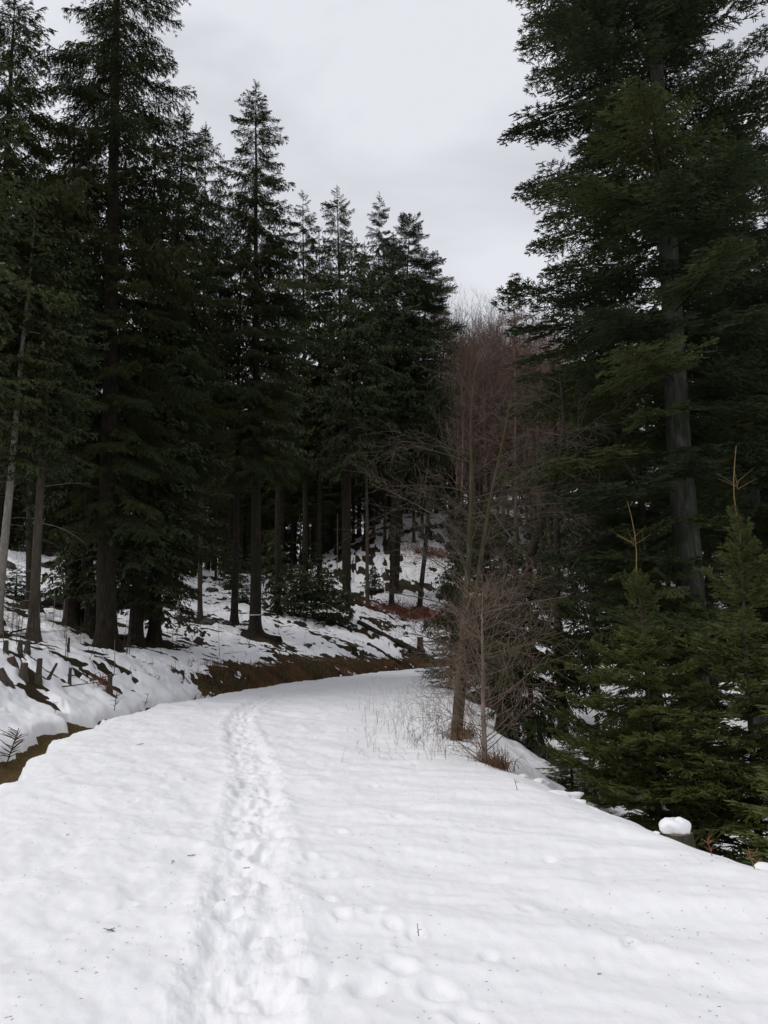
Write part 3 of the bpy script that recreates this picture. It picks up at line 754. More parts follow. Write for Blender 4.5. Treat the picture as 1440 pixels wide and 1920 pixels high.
# ------------------------------------------------------------------ build the trees
CROWNS = {}; TRUNKS = {}; LARCH = {}
def shared_crown(kind, cb, sparse, bush, idx):
    b = min((0.06, 0.34), key=lambda q: abs(q-cb))
    sparse = 1; key = (kind, b, bush, idx)
    if key not in CROWNS:
        h, R = (3.2, 1.3) if bush else (22.0, 2.7)
        v, f, m = crown_arrays(kind, h, R, 0.0 if bush else b, 100+idx*7+int(b*100), False, min(sparse, 1), 70 if bush else 150, bush)
        v2, f2 = top_spray(kind, h, None)
        if bush: v2 = (v2-[0, 0, h])*0.6+[0, 0, h]
        v, f, m = join3([(v, f, 0), (v2, f2, 0)])
        v_, f_, mm = crown_arrays(kind, h, R, 0.0 if bush else b, 100+idx*7+int(b*100), False, min(sparse, 1), 70 if bush else 150, bush)
        m[:len(mm)] = mm
        CROWNS[key] = (mesh_np('crown', v, f, [FMAT[kind], M_BARK], m, smooth=False), h, R)
    return CROWNS[key]
def shared_trunk(kindbark, idx):
    key = (kindbark, idx)
    if key not in TRUNKS:
        v, q = trunk_arrays(22.0, 0.25, 50+idx, 9)
        tv, tq = dead_twigs(1.5, 12, 46, 0.25, 22, 60+idx, 0.5, 1.5, 0.008)
        TRUNKS[key] = (mesh_np('trunk', v, q, BARKS[kindbark]), mesh_np('dead_branches', tv, tq, M_BARKB))
    return TRUNKS[key]
BEECH = []
def beech_meshes(idx):
    while len(BEECH) <= idx:
        k = len(BEECH); h = 24; zz = np.linspace(-0.4, h*0.93, 9); r = random.Random(k)
        bp = np.stack([0.25*np.sin(zz*0.2+k), 0.2*np.cos(zz*0.17+k), zz], 1); br = 0.17*(1-np.clip(zz, 0, h)/h*0.9)
        tv, tq = tubes([bp], [br], 8)
        pl = grow(bp, br, 900+k, 34, 5.2, (0.42, 0.30, 0.2), 1.15, 3, start=0.34, twig_r=0.011, spread=(22, 48))
        v, q, m = bare_arrays(pl, 3)
        BEECH.append((mesh_np('trunk', tv, tq, M_BEECH), mesh_np('branches', v, q, M_TWIGR), h))
    return BEECH[idx]
def root_empty(t, name):
    o = link(name, None, None, (t['x'], t['y'], t['z'])); o.empty_display_size = 0.3
    o.rotation_euler = (0, math.atan2(t['lean'], t['h']), 0)
    return tag(o, t['label'], t.get('cat', 'tree'), t.get('group'))
NB = 0
for i, t in enumerate(TREES):
    kind = t['kind']; r = random.Random(1000+i); h = t['h']; name = KINDNAME[kind]
    if t.get('bush'): name = 'spruce_sapling'; t['cat'] = 'young tree'
    if kind == 'young': t['cat'] = 'young tree'
    o = root_empty(t, name)
    if t.get('shared'):
        if kind == 'beech':
            tm, bm_, h0 = beech_meshes(r.randrange(3))
            a = r.uniform(0, 6.28)
            for nm, me in (('trunk', tm), ('branches', bm_)):
                c = link(nm, me, o); c.rotation_euler = (0, 0, a); c.scale = (1, 1, h/h0)
        else:
            k = r.randrange(2); a = r.uniform(0, 6.28)
            me, h0, R0 = shared_crown(kind, t['cb'], 1, False, k); tm, dm = shared_trunk(t['bark'], k)
            c = link('crown', me, o); c.rotation_euler = (0, 0, a); c.scale = (t['R']/R0, t['R']/R0, h/h0)
            c = link('trunk', tm, o); s = t['r0']/0.25; c.scale = (s, s, h/22)
            c = link('dead_branches', dm, o); c.rotation_euler = (0, 0, a); c.scale = (1, 1, h/22); c['kind'] = 'stuff'
        continue
    if kind == 'larch':
        v, q = trunk_arrays(h, t['r0'], i, 8); link('trunk', mesh_np('trunk', v, q, M_BEECH), o)
        zz = np.linspace(0, h, 9); bp = np.stack([0*zz, 0*zz, zz], 1); br = 0.16*(1-zz/h*0.95)
        pl = []
        for k in range(230):
            z = h*(0.3+0.7*(k/230)); L = 5.2*(1-z/h)**0.75+0.3; a = r.uniform(0, 6.28); kk = np.linspace(0, 1, 5)
            pts = np.stack([L*kk*cos(a), L*kk*sin(a), z+0.25*L*kk-0.25*L*kk**2], 1); pl.append((pts, 0.03*(1-0.8*kk), 0))
            for j in range(14):
                u = r.uniform(0.1, 1); b = a+r.choice((-1, 1))*r.uniform(0.6, 1.3); l = r.uniform(0.2, 0.6)
                pl.append((np.array([L*u*cos(a), L*u*sin(a), z])+np.outer(kk, [l*cos(b), l*sin(b), r.uniform(-0.3, 0.2)*l]), 0.026*(1-0.5*kk), 1))
        v, q, m = bare_arrays(pl, 3); link('branches', mesh_np('branches', v, q, M_TWIGR), o); continue
    # trunk
    roots = t.get('roots', False)
    v, q = trunk_arrays(h-0.1, t['r0'], 300+i, 18 if t['r0'] > 0.2 else 10, roots, t.get('bend', 0), 0.55 if kind != 'young' else 0.2)
    link('trunk', mesh_np('trunk', v, q, M_BARKB if kind == 'young' else BARKS[t['bark']]), o)
    if t.get('bush'):
        me, h0, R0 = shared_crown('spruce', 0, 1, True, r.randrange(2)); c = link('crown', me, o)
        c.rotation_euler = (0, 0, r.uniform(0, 6)); c.scale = (t['R']/R0, t['R']/R0, h/h0); continue
    if kind == 'young':
        top = h
        v, f = twiglets([(0, 0, top-0.5), (0, 0, top-0.7)], [(0, 0, 1), (0, 0, 1)], [0.4, 0.4], [0.03, 0.03], 3, rg)
        ld = t.get('leader', 0)
        if ld:
            zz = np.linspace(h-0.3, h+ld*0.85, 6); v2, q2 = tubes([np.stack([0.05*np.sin(zz*3), 0*zz, zz], 1)], [0.009-0.005*np.linspace(0, 1, 6)], 6)
            link('leading_shoot', mesh_np('leading_shoot', v2, q2, M_LEADER), o)
            tw = []
            for k in range(6):
                a = k*1.05; kk = np.linspace(0, 1, 4); z0 = h+0.30+0.02*k
                tw.append(np.stack([0.28*kk*cos(a), 0.28*kk*sin(a), z0+0.16*kk], 1))
            v3, q3 = tubes(tw, np.tile(0.004-0.0025*np.linspace(0, 1, 4), (6, 1)), 4); link('side_shoots', mesh_np('side_shoots', v3, q3, M_LEADER), o)
    # dead lower branches
    hb = h*t['cb']
    if hb > 1.5:
        n = t.get('dead', 26); pale = t['bark'] in ('pale', 'brown')
        v, q = dead_twigs(1.0, hb+2, n, t['r0'], h, 400+i, 0.5, 1.6, 0.009)
        c = link('dead_branches', mesh_np('dead_branches', v, q, M_DEAD if pale else M_BARKB), o); c['kind'] = 'stuff'
    if t.get('band'):
        zb = 1.05; rb = t['r0']*(1-zb/h)**0.85+0.55*t['r0']*exp(-zb/0.33)*1.3+0.02
        a = np.linspace(0, 2*pi, 25)[:-1]
        vv = np.array([[rb*cos(x), rb*sin(x), zb+dz+0.02*sin(x)] for dz in (-0.022, 0.022) for x in a]); nq = len(a)
        qq = np.array([[j, (j+1) % nq, nq+(j+1) % nq, nq+j] for j in range(nq)])
        link('band', mesh_np('band', vv, qq, M_BAND), o)
    if t.get('hi') or t['mode'] == 'bough':
        mx_ = 170 if t.get('hi') else {'spruce': 250, 'fir': 290, 'young': 125}[kind]
        sp = t.get('sparse', 1)
        v, f = top_spray(kind, h, None)
        if kind == 'young': v = (v-[0, 0, h])*0.35+[0, 0, h-0.1]
        c = link('crown', mesh_np('crown', v, f, FMAT[kind], None, False), o)
        bk = 'young' if kind == 'young' else kind
        for z, yaw, p, L, roll in bough_list(bk, h, t['R'], t['cb'], 700+i, sp, mx_):
            if t.get('asym'):
                L = min(L, t['R']*1.1) if (h-z)/h < 0.62 else L
                L *= 1-t['asym']*max(0, cos(yaw))*2*(0.5+0.5*sin(z*1.1))
            if not t.get('hi') or True:
                s = pick(bk, L); b = link('bough', proto_mesh(bk, s, r.randrange(2)), c)
                b.matrix_local = Matrix.Translation((0, 0, z)) @ Matrix.Rotation(yaw, 4, 'Z') @ Matrix.Rotation(-p, 4, 'Y') @ Matrix.Rotation(roll, 4, 'X') @ Matrix.Scale(L/s, 4)
                NB += 1
    else:
        me, h0, R0 = shared_crown(kind, t['cb'], t.get('sparse', 1), False, r.randrange(2))
        c = link('crown', me, o); c.rotation_euler = (0, 0, r.uniform(0, 6)); c.scale = (t['R']/R0, t['R']/R0, h/h0)
print('boughs', NB, 'trees', len(TREES), 'scatter', nb)

# ------------------------------------------------------------------ bare trees by the road
def bare_tree(stems, name, label, mt, twm, specs, loc, cat='tree', extra=None):
    """stems: list of (polyline px,py,depth...) in world coordinates relative to loc; specs per stem"""
    o = link(name, None, None, loc); tag(o, label, cat)
    allp = []
    for si, (pl, r0, r1, sp) in enumerate(zip([s[0] for s in stems], [s[1] for s in stems], [s[2] for s in stems], specs)):
        pl = np.array(pl, float); k = len(pl)
        tt = np.linspace(0, 1, k); t2 = np.linspace(0, 1, 14); P = np.stack([np.interp(t2, tt, pl[:, j]) for j in range(3)], 1)
        for _ in range(2): P[1:-1] = (P[:-2]+P[1:-1]*2+P[2:])/4
        R = r0+(r1-r0)*t2; R = R*(1+0.35*np.exp(-t2*14))
        v, q = tubes([P], [R], 10); link('trunk' if si == 0 else 'stem', mesh_np('trunk', v, q, mt), o)
        if sp: allp += grow(P, R, sp.get('seed', 1)+si, sp['n'], sp['l'], sp['up'], sp.get('dens', 1), sp.get('lv', 3), start=sp.get('start', 0.25), twig_r=sp.get('tr', 0.0035), spread=sp.get('spread', (45, 80)), rf=sp.get('rf', 0.26))
    v, q, m = bare_arrays(allp, 4); link('branches', mesh_np('branches', v, q, twm), o)
    return o
def wp(px, py, depth):
    d = ray(px, py); return np.array([d[0]*depth, d[1]*depth, EYE+d[2]*depth])
def stem(pts, base): return [tuple(wp(*p)-base) for p in pts]
D0 = 12.6
b0 = wp(852, 1432, D0); b0[2] = H(b0[0], b0[1])[0]-0.05
b0 = np.array(b0, float)
bare_tree([(np.vstack([[0, 0, -0.3], stem([(856, 1340, D0), (868, 1190, D0), (880, 1050, D0+.1), (886, 920, D0+.2), (880, 760, D0+.3), (892, 690, D0+.3)], b0)]), 0.088, 0.006, 0),
           (np.vstack([[0.05, 0.05, -0.3], stem([(862, 1330, D0+.1), (884, 1180, D0+.1), (905, 1020, D0), (925, 900, D0-.1), (948, 810, D0-.2), (955, 750, D0-.2)], b0)]), 0.062, 0.006, 0)],
          'bare_tree', 'mossy two-stemmed bare tree with fine brown twigs rising where the road edge bends', M_ALDER, M_TWIG,
          [dict(n=40, l=1.55, up=(-0.14, -0.06, 0.0), dens=1.25, seed=31, start=0.2, tr=0.0028), dict(n=32, l=1.35, up=(-0.12, -0.06, 0.0), dens=1.25, seed=57, start=0.25, tr=0.0028)], tuple(b0))
D1 = 10.4
b1 = wp(908, 1462, D1); b1[2] = H(b1[0], b1[1])[0]-0.03; b1 = np.array(b1, float)
bare_tree([(np.vstack([[0, 0, -0.2], stem([(909, 1400, D1), (905, 1320, D1), (906, 1240, D1), (903, 1170, D1), (905, 1110, D1)], b1)]), 0.045, 0.006, 0)],
          'bare_sapling', 'slim bare sapling with upswept twigs standing at the snowy road edge', M_BEECH, M_TWIGL,
          [dict(n=64, l=0.95, up=(0.14, 0.05, 0.0), dens=1.0, seed=77, start=0.12, tr=0.0026, spread=(52, 78), rf=0.2)], tuple(b1), 'young tree')
D2 = 17.5
b2 = wp(935, 1330, D2); b2[2] = H(b2[0], b2[1])[0]-0.1; b2 = np.array(b2, float)
bare_tree([(np.vstack([[0, 0, -0.3], stem([(960, 1190, D2), (985, 1080, D2), (1010, 980, D2), (1048, 890, D2), (1062, 800, D2), (1050, 700, D2)], b2)]), 0.15, 0.03, 0)],
          'bare_tree', 'dark bare tree leaning to the right across the snowy hollow', M_BARK, M_TWIG,
          [dict(n=22, l=1.7, up=(-0.05, -0.05, 0.0), dens=1.1, seed=91, start=0.3, tr=0.004)], tuple(b2))
D3 = 22
b3 = wp(1053, 1268, D3); b3[2] = H(b3[0], b3[1])[0]-0.1; b3 = np.array(b3, float)
bare_tree([(np.vstack([[0, 0, -0.3], stem([(1045, 1180, D3), (1043, 1060, D3), (1046, 960, D3), (1040, 840, D3), (1042, 740, D3)], b3)]), 0.13, 0.04, 0)],
          'bare_tree', 'upright black bare trunk on the far side of the snowy hollow', M_BARK, M_TWIG,
          [dict(n=18, l=1.5, up=(-0.02, -0.03, 0.0), dens=1.0, seed=131, start=0.2, tr=0.004)], tuple(b3))
D4 = 30
b4 = wp(800, 1190, D4); b4[2] = H(b4[0], b4[1])[0]-0.1; b4 = np.array(b4, float)
# ------------------------------------------------------------------ stumps
def lump(rad, seed, rings=8, seg=12, squash=1.0, amp=0.2, flat_=0.0):
    r = np.random.default_rng(seed); ph = r.uniform(0, 6, 6)
    th = np.linspace(0, pi, rings+1); a = np.arange(seg)*2*pi/seg
    T_, A_ = np.meshgrid(th, a, indexing='ij')
    d = 1+amp*(np.sin(2*A_+ph[0]+2*T_)+0.6*np.sin(3*A_+ph[1]-T_*3)+0.5*np.sin(5*A_+ph[2]))*np.sin(T_)/2
    e = 1-0.35*flat_
    v = np.stack([rad*d*np.sin(T_)**e*np.cos(A_), rad*d*np.sin(T_)**e*np.sin(A_), rad*squash*np.cos(T_)*(1-0.25*flat_*np.cos(T_)**2)*(1+0.1*np.sin(2*A_+ph[3]))], -1).reshape(-1, 3)
    i = np.arange((rings+1)*seg).reshape(rings+1, seg)
    q = np.stack([i[:-1], i[1:], np.roll(i, -1, 1)[1:], np.roll(i, -1, 1)[:-1]], -1).reshape(-1, 4)
    return v, q
def stump(px, py, r0, hh, label, tilt=(0, 0), pos=None, m=None, name='tree_stump'):
    if pos is None: r0 *= 0.72; hh *= 0.9
    x, y = (hit(px, py)[:2] if pos is None else pos[:2]); z = float(H(x, y)[0])+0.06 if pos is None or len(pos) < 3 else pos[2]
    o = tag(link(name, None, None, (x, y, z)), label, 'stump'); o.rotation_euler = (tilt[0], tilt[1], 0)
    r = random.Random(int(px*7+py)); S = 16; a = np.arange(S)*2*pi/S
    hs = [-0.25, 0, 0.06, 0.14, hh*0.6, hh+0.1]; hs = sorted(set(hs))
    rows = [np.stack([(r0*(1+0.6*exp(-max(z_, 0)/0.1))*(1+0.07*np.sin(4*a+px)+0.04*np.sin(9*a)))*np.cos(a), (r0*(1+0.6*exp(-max(z_, 0)/0.1))*(1+0.07*np.sin(4*a+px)))*np.sin(a), np.full(S, z_)+(0.05*r0*np.cos(a) if z_ > hh else 0)], 1) for z_ in hs]
    v = np.concatenate(rows); i = np.arange(len(hs)*S).reshape(len(hs), S)
    q = np.stack([i[:-1], np.roll(i, -1, 1)[:-1], np.roll(i, -1, 1)[1:], i[1:]], -1).reshape(-1, 4)
    link('bark', mesh_np('bark', v, q, m or M_BARKB), o)
    top = rows[-1]; c = top.mean(0)+[0, 0, 0.006]; tv = np.concatenate([top*0.995+[0, 0, 0.0], (top-c)*0.5+c+[0, 0, 0.004], [c+[0, 0, 0.003]]])
    tf = [[j, (j+1) % S, S+(j+1) % S] for j in range(S)]+[[j, S+(j+1) % S, S+j] for j in range(S)]+[[S+j, S+(j+1) % S, 2*S] for j in range(S)]
    link('cut_top', mesh_np('cut_top', tv, tf, M_CUT), o)
    return x, y, z
for args in ((10, 1222, 0.07, 0.20, 'small sawn stump at the very left edge, upper row on the snowy bank'),
             (37, 1218, 0.065, 0.18, 'left of a close pair of small grey stumps high on the snowy bank'),
             (51, 1220, 0.075, 0.20, 'right of a close pair of small grey stumps high on the snowy bank'),
             (24, 1244, 0.10, 0.10, 'low wide stump nearly buried in snow below the pair', (0.2, -0.2)),
             (72, 1272, 0.085, 0.42, 'tallest cut stump on the left bank, pale brown'),
             (92, 1268, 0.04, 0.30, 'thin broken stub leaning right of the tallest cut stump', (0, 0.45)),
             (44, 1268, 0.095, 0.24, 'grey stump left of the tallest one with a root running down the bank'),
             (12, 1280, 0.11, 0.28, 'orange-brown splintered stump with roots exposed, at the left edge', (0, -0.5)),
             (130, 1282, 0.05, 0.34, 'slim grey stub poking from a dark bare patch on the bank'),
             (205, 1293, 0.085, 0.34, 'single upright stump standing alone on the snow above the ditch'),
             (128, 1218, 0.04, 0.28, 'little grey stub below the slim brown trunk')):
    stump(*args[:5], tilt=args[5] if len(args) > 5 else (0, 0))
stump(788, 1216, 0.26, 0.75, 'large dark broken stump beside the fallen logs at the bend', m=M_BARK)
stump(664, 1226, 0.20, 0.40, 'dark stump above the brown cut bank, ringed with snow', m=M_BARK)
stump(655, 1182, 0.16, 0.3, 'small black stump under the low spruce thicket', m=M_BARK)
# the snow-capped stump at the road edge on the right
dd = ray(1272, 1592); tt = 6.9; sx, sy = dd[0]*tt, dd[1]*tt; szz = EYE+dd[2]*tt
STP = (float(sx), float(sy), float(szz)-0.10)
stump(1272, 1590, 0.118, 0.14, 'mossy grey stump with a snow cap at the right edge of the road', pos=STP, m=M_STUMP, tilt=(0, 0))
v, q = lump(0.128, 5, 26, 44, 0.66, 0.16, 0.9)
v = v+0.012*np.stack([perlin(v[:, 0]*14+v[:, 2]*9, v[:, 1]*14+3), perlin(v[:, 1]*14+7, v[:, 2]*14), perlin(v[:, 0]*11, v[:, 1]*11+5)], 1)*(np.abs(v[:, 2:3]) < 0.2)+0.005*perlin(v[:, 0]*45, v[:, 1]*45+v[:, 2]*40)[:, None]
tag(link('snow_mound', mesh_np('snow_mound', v, q, M_SNOW), None, (STP[0]-0.02, STP[1], STP[2]+0.14+0.155)), 'thick rounded cushion of snow lying on the roadside stump', 'snow cap')

# ------------------------------------------------------------------ rocks on the slopes
for k, (px, py, r0, lab) in enumerate(((22, 1025, 0.55, 'dark boulder in the snow left of the pale slim trunk'), (8, 1060, 0.6, 'dark boulder at the left edge of the upper snow slope'),
        (55, 1035, 0.45, 'flat dark stone on the upper snow slope behind the slim trunks'), (84, 1062, 0.5, 'dark stone between the brown slim trunk and the black trunks'),
        (104, 1128, 0.55, 'mossy boulder right of the brown slim trunk'), (238, 1128, 0.5, 'dark boulder in the shade right of the black trunks'),
        (364, 1122, 0.35, 'angular stone leaning against the slim grey trunk'), (396, 1168, 0.45, 'low dark boulder right of the slim grey trunk'),
        (426, 1168, 0.25, 'small stone left of the banded trunk'), (400, 1030, 0.5, 'dark rock on the slope above the slim grey trunk'),
        (610, 1195, 0.3, 'dark stone on the snow shelf over the brown bank'), (575, 1210, 0.25, 'small dark stone right of the banded trunk roots'))):
    x, y, _ = hit(px, py); z = float(H(x, y)[0]); v, q = lump(r0, 70+k, 7, 11, 0.55, 0.5)
    o = tag(link('rock', mesh_np('rock', v, q, M_ROCK, None, False), None, (x, y, z+0.05)), lab, 'rock'); o.rotation_euler = (0.2*k % 0.5, 0.1, k)

# ------------------------------------------------------------------ fallen logs and branches
def log(pa, pb, ra, rb, label, m=M_BARK, lift=0.12, name='fallen_log', sag=0.0, n=10):
    a = np.array(hit(*pa)[:2]); b = np.array(hit(*pb)[:2]); k = np.linspace(0, 1, n)
    P = np.array([[*(a+(b-a)*u), 0] for u in k]); z = H(P[:, 0], P[:, 1]); zl = np.linspace(z[0], z[-1], n); P[:, 2] = np.maximum(z, zl)*0.5+zl*0.5+lift
    o0 = P[0].copy(); v, q = tubes([P-o0], [ra+(rb-ra)*k], 9)
    caps = [[j for j in range(9)]]
    c0 = len(v); v = np.concatenate([v, [P[0]-o0], [P[-1]-o0]]); e = 9*(n-1)
    q = np.concatenate([q, [[j, (j+1) % 9, c0, c0] for j in range(9)], [[e+j, e+(j+1) % 9, c0+1, c0+1] for j in range(9)]])
    return tag(link(name, mesh_np(name, v, tri(q), m), None, tuple(o0)), label, 'log')
log((672, 1168), (800, 1232), 0.17, 0.11, 'long dark fallen log lying down the slope left of the broken stump')
log((742, 1200), (812, 1236), 0.12, 0.10, 'shorter dark log below the broken stump, ending at the road bend')
log((690, 1208), (752, 1246), 0.10, 0.05, 'thin snow-dusted fallen stem pointing down over the brown cut bank')
log((640, 1020), (668, 1032), 0.06, 0.04, 'short fallen stick on the open slope under the centre trunks')
log((700, 1140), (740, 1162), 0.08, 0.05, 'dark fallen pole beside the red-brown leaf patch')
log((20, 1188), (60, 1178), 0.03, 0.02, 'thin dead branch lying behind the pale slim trunk')
# thin poles standing on the left bank
def pole(px, py, top, label, r0=0.013):
    x, y, _ = hit(px, py); z = float(H(x, y)[0]); _, az = apex_point(px, top, y)
    k = np.linspace(0, 1, 6); P = np.stack([0.02*np.sin(k*5), 0*k, -0.1+k*(az-z+0.1)], 1); v, q = tubes([P], [r0*(1-0.5*k)], 6)
    tag(link('dead_sapling', mesh_np('dead_sapling', v, q, M_DEAD), None, (x, y, z)), label, 'sapling')
pole(213, 1262, 1200, 'thin upright grey stem just above the ditch, below the black trunks')
pole(98, 1180, 1080, 'thin bare seedling stem between the slim brown trunk and the black ones')
pole(632, 1065, 965, 'slim bare pole on the open slope below the see-through spruce', 0.05)
pole(118, 1165, 1010, 'slender dark sapling stem left of the black trunks', 0.03)

# ------------------------------------------------------------------ grasses, weeds, twigs
def blades(pts, hmin, hmax, wid, m, name, label, seed, droop=0.5, kids=0, lean=0.35):
    r = random.Random(seed); P, R = [], []; k = np.linspace(0, 1, 4)
    for x, y, z in pts:
        h = r.uniform(hmin, hmax); a = r.uniform(0, 6.28); l = h*r.uniform(0, lean)
        pl = np.stack([x+l*cos(a)*k**1.5, y+l*sin(a)*k**1.5, z-0.03+h*k-droop*l*k**3], 1); P.append(pl); R.append(wid*(1-0.7*k))
        for j in range(r.randint(0, kids)):
            u = r.uniform(0.4, 0.9); q0 = np.array([np.interp(u, k, pl[:, c]) for c in range(3)]); b = r.uniform(0, 6.28); hh = h*r.uniform(0.12, 0.3)
            P.append(q0+np.outer(k, [hh*0.6*cos(b), hh*0.6*sin(b), hh])); R.append(wid*0.6*(1-0.6*k))
    v, q = tubes(P, R, 3)
    return tag(link(name, mesh_np(name, v, q, m)), label, kind='stuff')
r = random.Random(3); pts = []
while len(pts) < 520:
    py = r.triangular(1268, 1440, 1340); f = (py-1268)/172
    px = r.triangular(640+f*60, 860+f*10, 810+f*30) if r.random() < 0.75 else r.uniform(640, 830)
    d = ray(px, py); t = EYE/(0.01*d[1]-d[2]); x, y = d[0]*t, d[1]*t
    if r.random() > (0.35+0.65*(px-640)/200): continue
    pts.append((x, y))
P2 = np.array(pts); tt_, zz_, *_ = snow_t(P2[:, 0], P2[:, 1]); pts3 = np.column_stack([P2, zz_+np.maximum(tt_, 0)])
blades(pts3, 0.10, 0.42, 0.0026, M_WEED, 'dry_grass', 'sparse dry weed stems poking through the snow on the right side of the road', 8, 0.5, 3, 0.8)
pts = []
while len(pts) < 5200:      # brown grass hanging over the cut bank
    y = r.uniform(22.5, 48); x = float(np.interp(y, LP[:, 1], LP[:, 0]))-r.uniform(0.15, 2.6)
    pts.append((x, y))
P2 = np.array(pts); tt_, zz_, *_ = snow_t(P2[:, 0], P2[:, 1]); ok = tt_ < 0.0
blades(np.column_stack([P2, zz_])[ok], 0.10, 0.34, 0.011, M_GRASS, 'bank_grass', 'matted brown grass on the bare cut bank beyond the road', 9, 1.0, 0, 0.9)
pts = []
while len(pts) < 2600:      # ditch margin
    y = r.triangular(6, 30, 12); x = float(np.interp(y, LP[:, 1], LP[:, 0]))-r.uniform(0.1, 0.95); pts.append((x, y))
P2 = np.array(pts); tt_, zz_, *_ = snow_t(P2[:, 0], P2[:, 1]); ok = tt_ < 0.0
blades(np.column_stack([P2, zz_])[ok], 0.03, 0.10, 0.005, M_GRASS, 'ditch_grass', 'short flattened yellow-brown grass in the wet roadside ditch', 10, 1.0, 0, 1.2)
r = random.Random(77); P_, R_ = [], []; k5 = np.linspace(0, 1, 5)
def slope_points(n, pxr, pyr, emin=1.0):
    o_ = []
    while len(o_) < n:
        x, y, t = hit(r.uniform(*pxr), r.uniform(*pyr)); z, dl_, dr_, _ = H(x, y, True)
        if (dl_[0] > emin or dr_[0] > 1.5) and t < 75: o_.append((x, y, float(z[0])+0.06))
    return o_
for x, y, z in slope_points(300, (-20, 1120), (960, 1290), 0.6):
    a = r.uniform(0, 6.28); L = r.uniform(0.25, 1.2); tl = r.uniform(-0.05, 0.25); c = r.gauss(0, 0.12)
    P_.append(np.array([x, y, z])+np.stack([L*k5*np.cos(a+c*k5), L*k5*np.sin(a+c*k5), L*tl*k5+0*k5], 1)); zz__ = H(P_[-1][:, 0], P_[-1][:, 1])+0.07; P_[-1][:, 2] = np.maximum(P_[-1][:, 2], zz__)
    R_.append(r.uniform(0.008, 0.028)*(1-0.7*k5))
v, q = tubes(P_, R_, 4); tag(link('fallen_branches', mesh_np('fallen_branches', v, q, M_BARKB)), 'dead sticks and broken branches strewn over the wooded slope', kind='stuff')
P_, R_ = [], []
for x, y, z in slope_points(150, (-20, 470), (1020, 1230), 1.6)+slope_points(110, (780, 1120), (960, 1260), 0.8)+slope_points(60, (520, 780), (1040, 1200), 2.5):
    h_ = r.uniform(0.4, 1.7); l = r.gauss(0, 0.12); P_.append(np.array([x, y, z-0.1])+np.stack([l*k5, 0*k5, h_*k5], 1)); R_.append((0.004+0.006*h_)*(1-0.7*k5))
    for j in range(int(4+h_*9)):
        u = r.uniform(0.2, 0.97); a = r.uniform(0, 6.28); L = h_*r.uniform(0.12, 0.38)*(1.2-u); p0 = np.array([x+l*u, y, z-0.1+h_*u])
        P_.append(p0+np.outer(k5, [L*cos(a), L*sin(a), L*r.uniform(-0.1, 0.5)])); R_.append(0.0045*(1-0.6*k5))
v, q = tubes(P_, R_, 3); tag(link('undergrowth', mesh_np('undergrowth', v, q, M_BARKB)), 'thin bare seedlings and brush between the trunks', kind='stuff')
# withered beech leaves
def leafpatch(px, py, n, sx_, sy_, label, m, size=0.06, zr=0.3, seed=1, name='withered_leaves'):
    rr_ = random.Random(seed); x, y, _ = hit(px, py); C = []
    for i in range(n):
        C.append((x+rr_.gauss(0, sx_), y+rr_.gauss(0, sy_)))
    C = np.array(C); z = H(C[:, 0], C[:, 1])+np.random.default_rng(seed).uniform(0.03, zr, n)
    P = np.column_stack([C, z]); v, f = twiglets(P, np.random.default_rng(seed+1).normal(size=(n, 3)), np.full(n, size), np.full(n, size*0.7), 0, np.random.default_rng(seed+2))
    o = P.mean(0); tag(link(name, mesh_np(name, v-o, f, m, None, False), None, tuple(o)), label, kind='stuff')
leafpatch(812, 1040, 2600, 1.7, 1.4, 'red-brown withered leaves of beech scrub high on the slope', M_LEAFR, 0.10, 0.8, 1)
leafpatch(745, 1150, 2600, 1.6, 0.9, 'red-brown withered leaves below the centre trunks', M_LEAFR, 0.08, 0.5, 2)
leafpatch(800, 1158, 2600, 1.3, 0.9, 'red-brown leafy scrub right of the centre trunks', M_LEAFR, 0.08, 0.7, 3)
leafpatch(186, 1288, 90, 0.14, 0.14, 'reddish leafy sprig on the snowy bank near the single stump', M_LEAFR, 0.05, 0.4, 4)
leafpatch(1070, 1215, 700, 1.0, 0.7, 'brown leaf litter by the upright black trunk', M_LEAFR, 0.08, 0.3, 5)
# bracken tuft at the foot of the sapling
pts = [(b1[0]+r.gauss(0.08, 0.13), b1[1]+r.gauss(0, 0.12), b1[2]+0.1) for _ in range(260)]
blades(pts, 0.15, 0.42, 0.006, M_FERN, 'dead_bracken', 'orange-brown dead bracken round the foot of the bare sapling', 12, 1.2, 1, 1.1)
pts = [(b0[0]+r.gauss(0.12, 0.12), b0[1]+r.gauss(-0.1, 0.1), b0[2]+0.25) for _ in range(180)]
blades(pts, 0.15, 0.45, 0.006, M_FERN, 'dead_bracken', 'brown hanging bracken at the foot of the mossy two-stemmed tree', 13, 1.4, 1, 1.0)
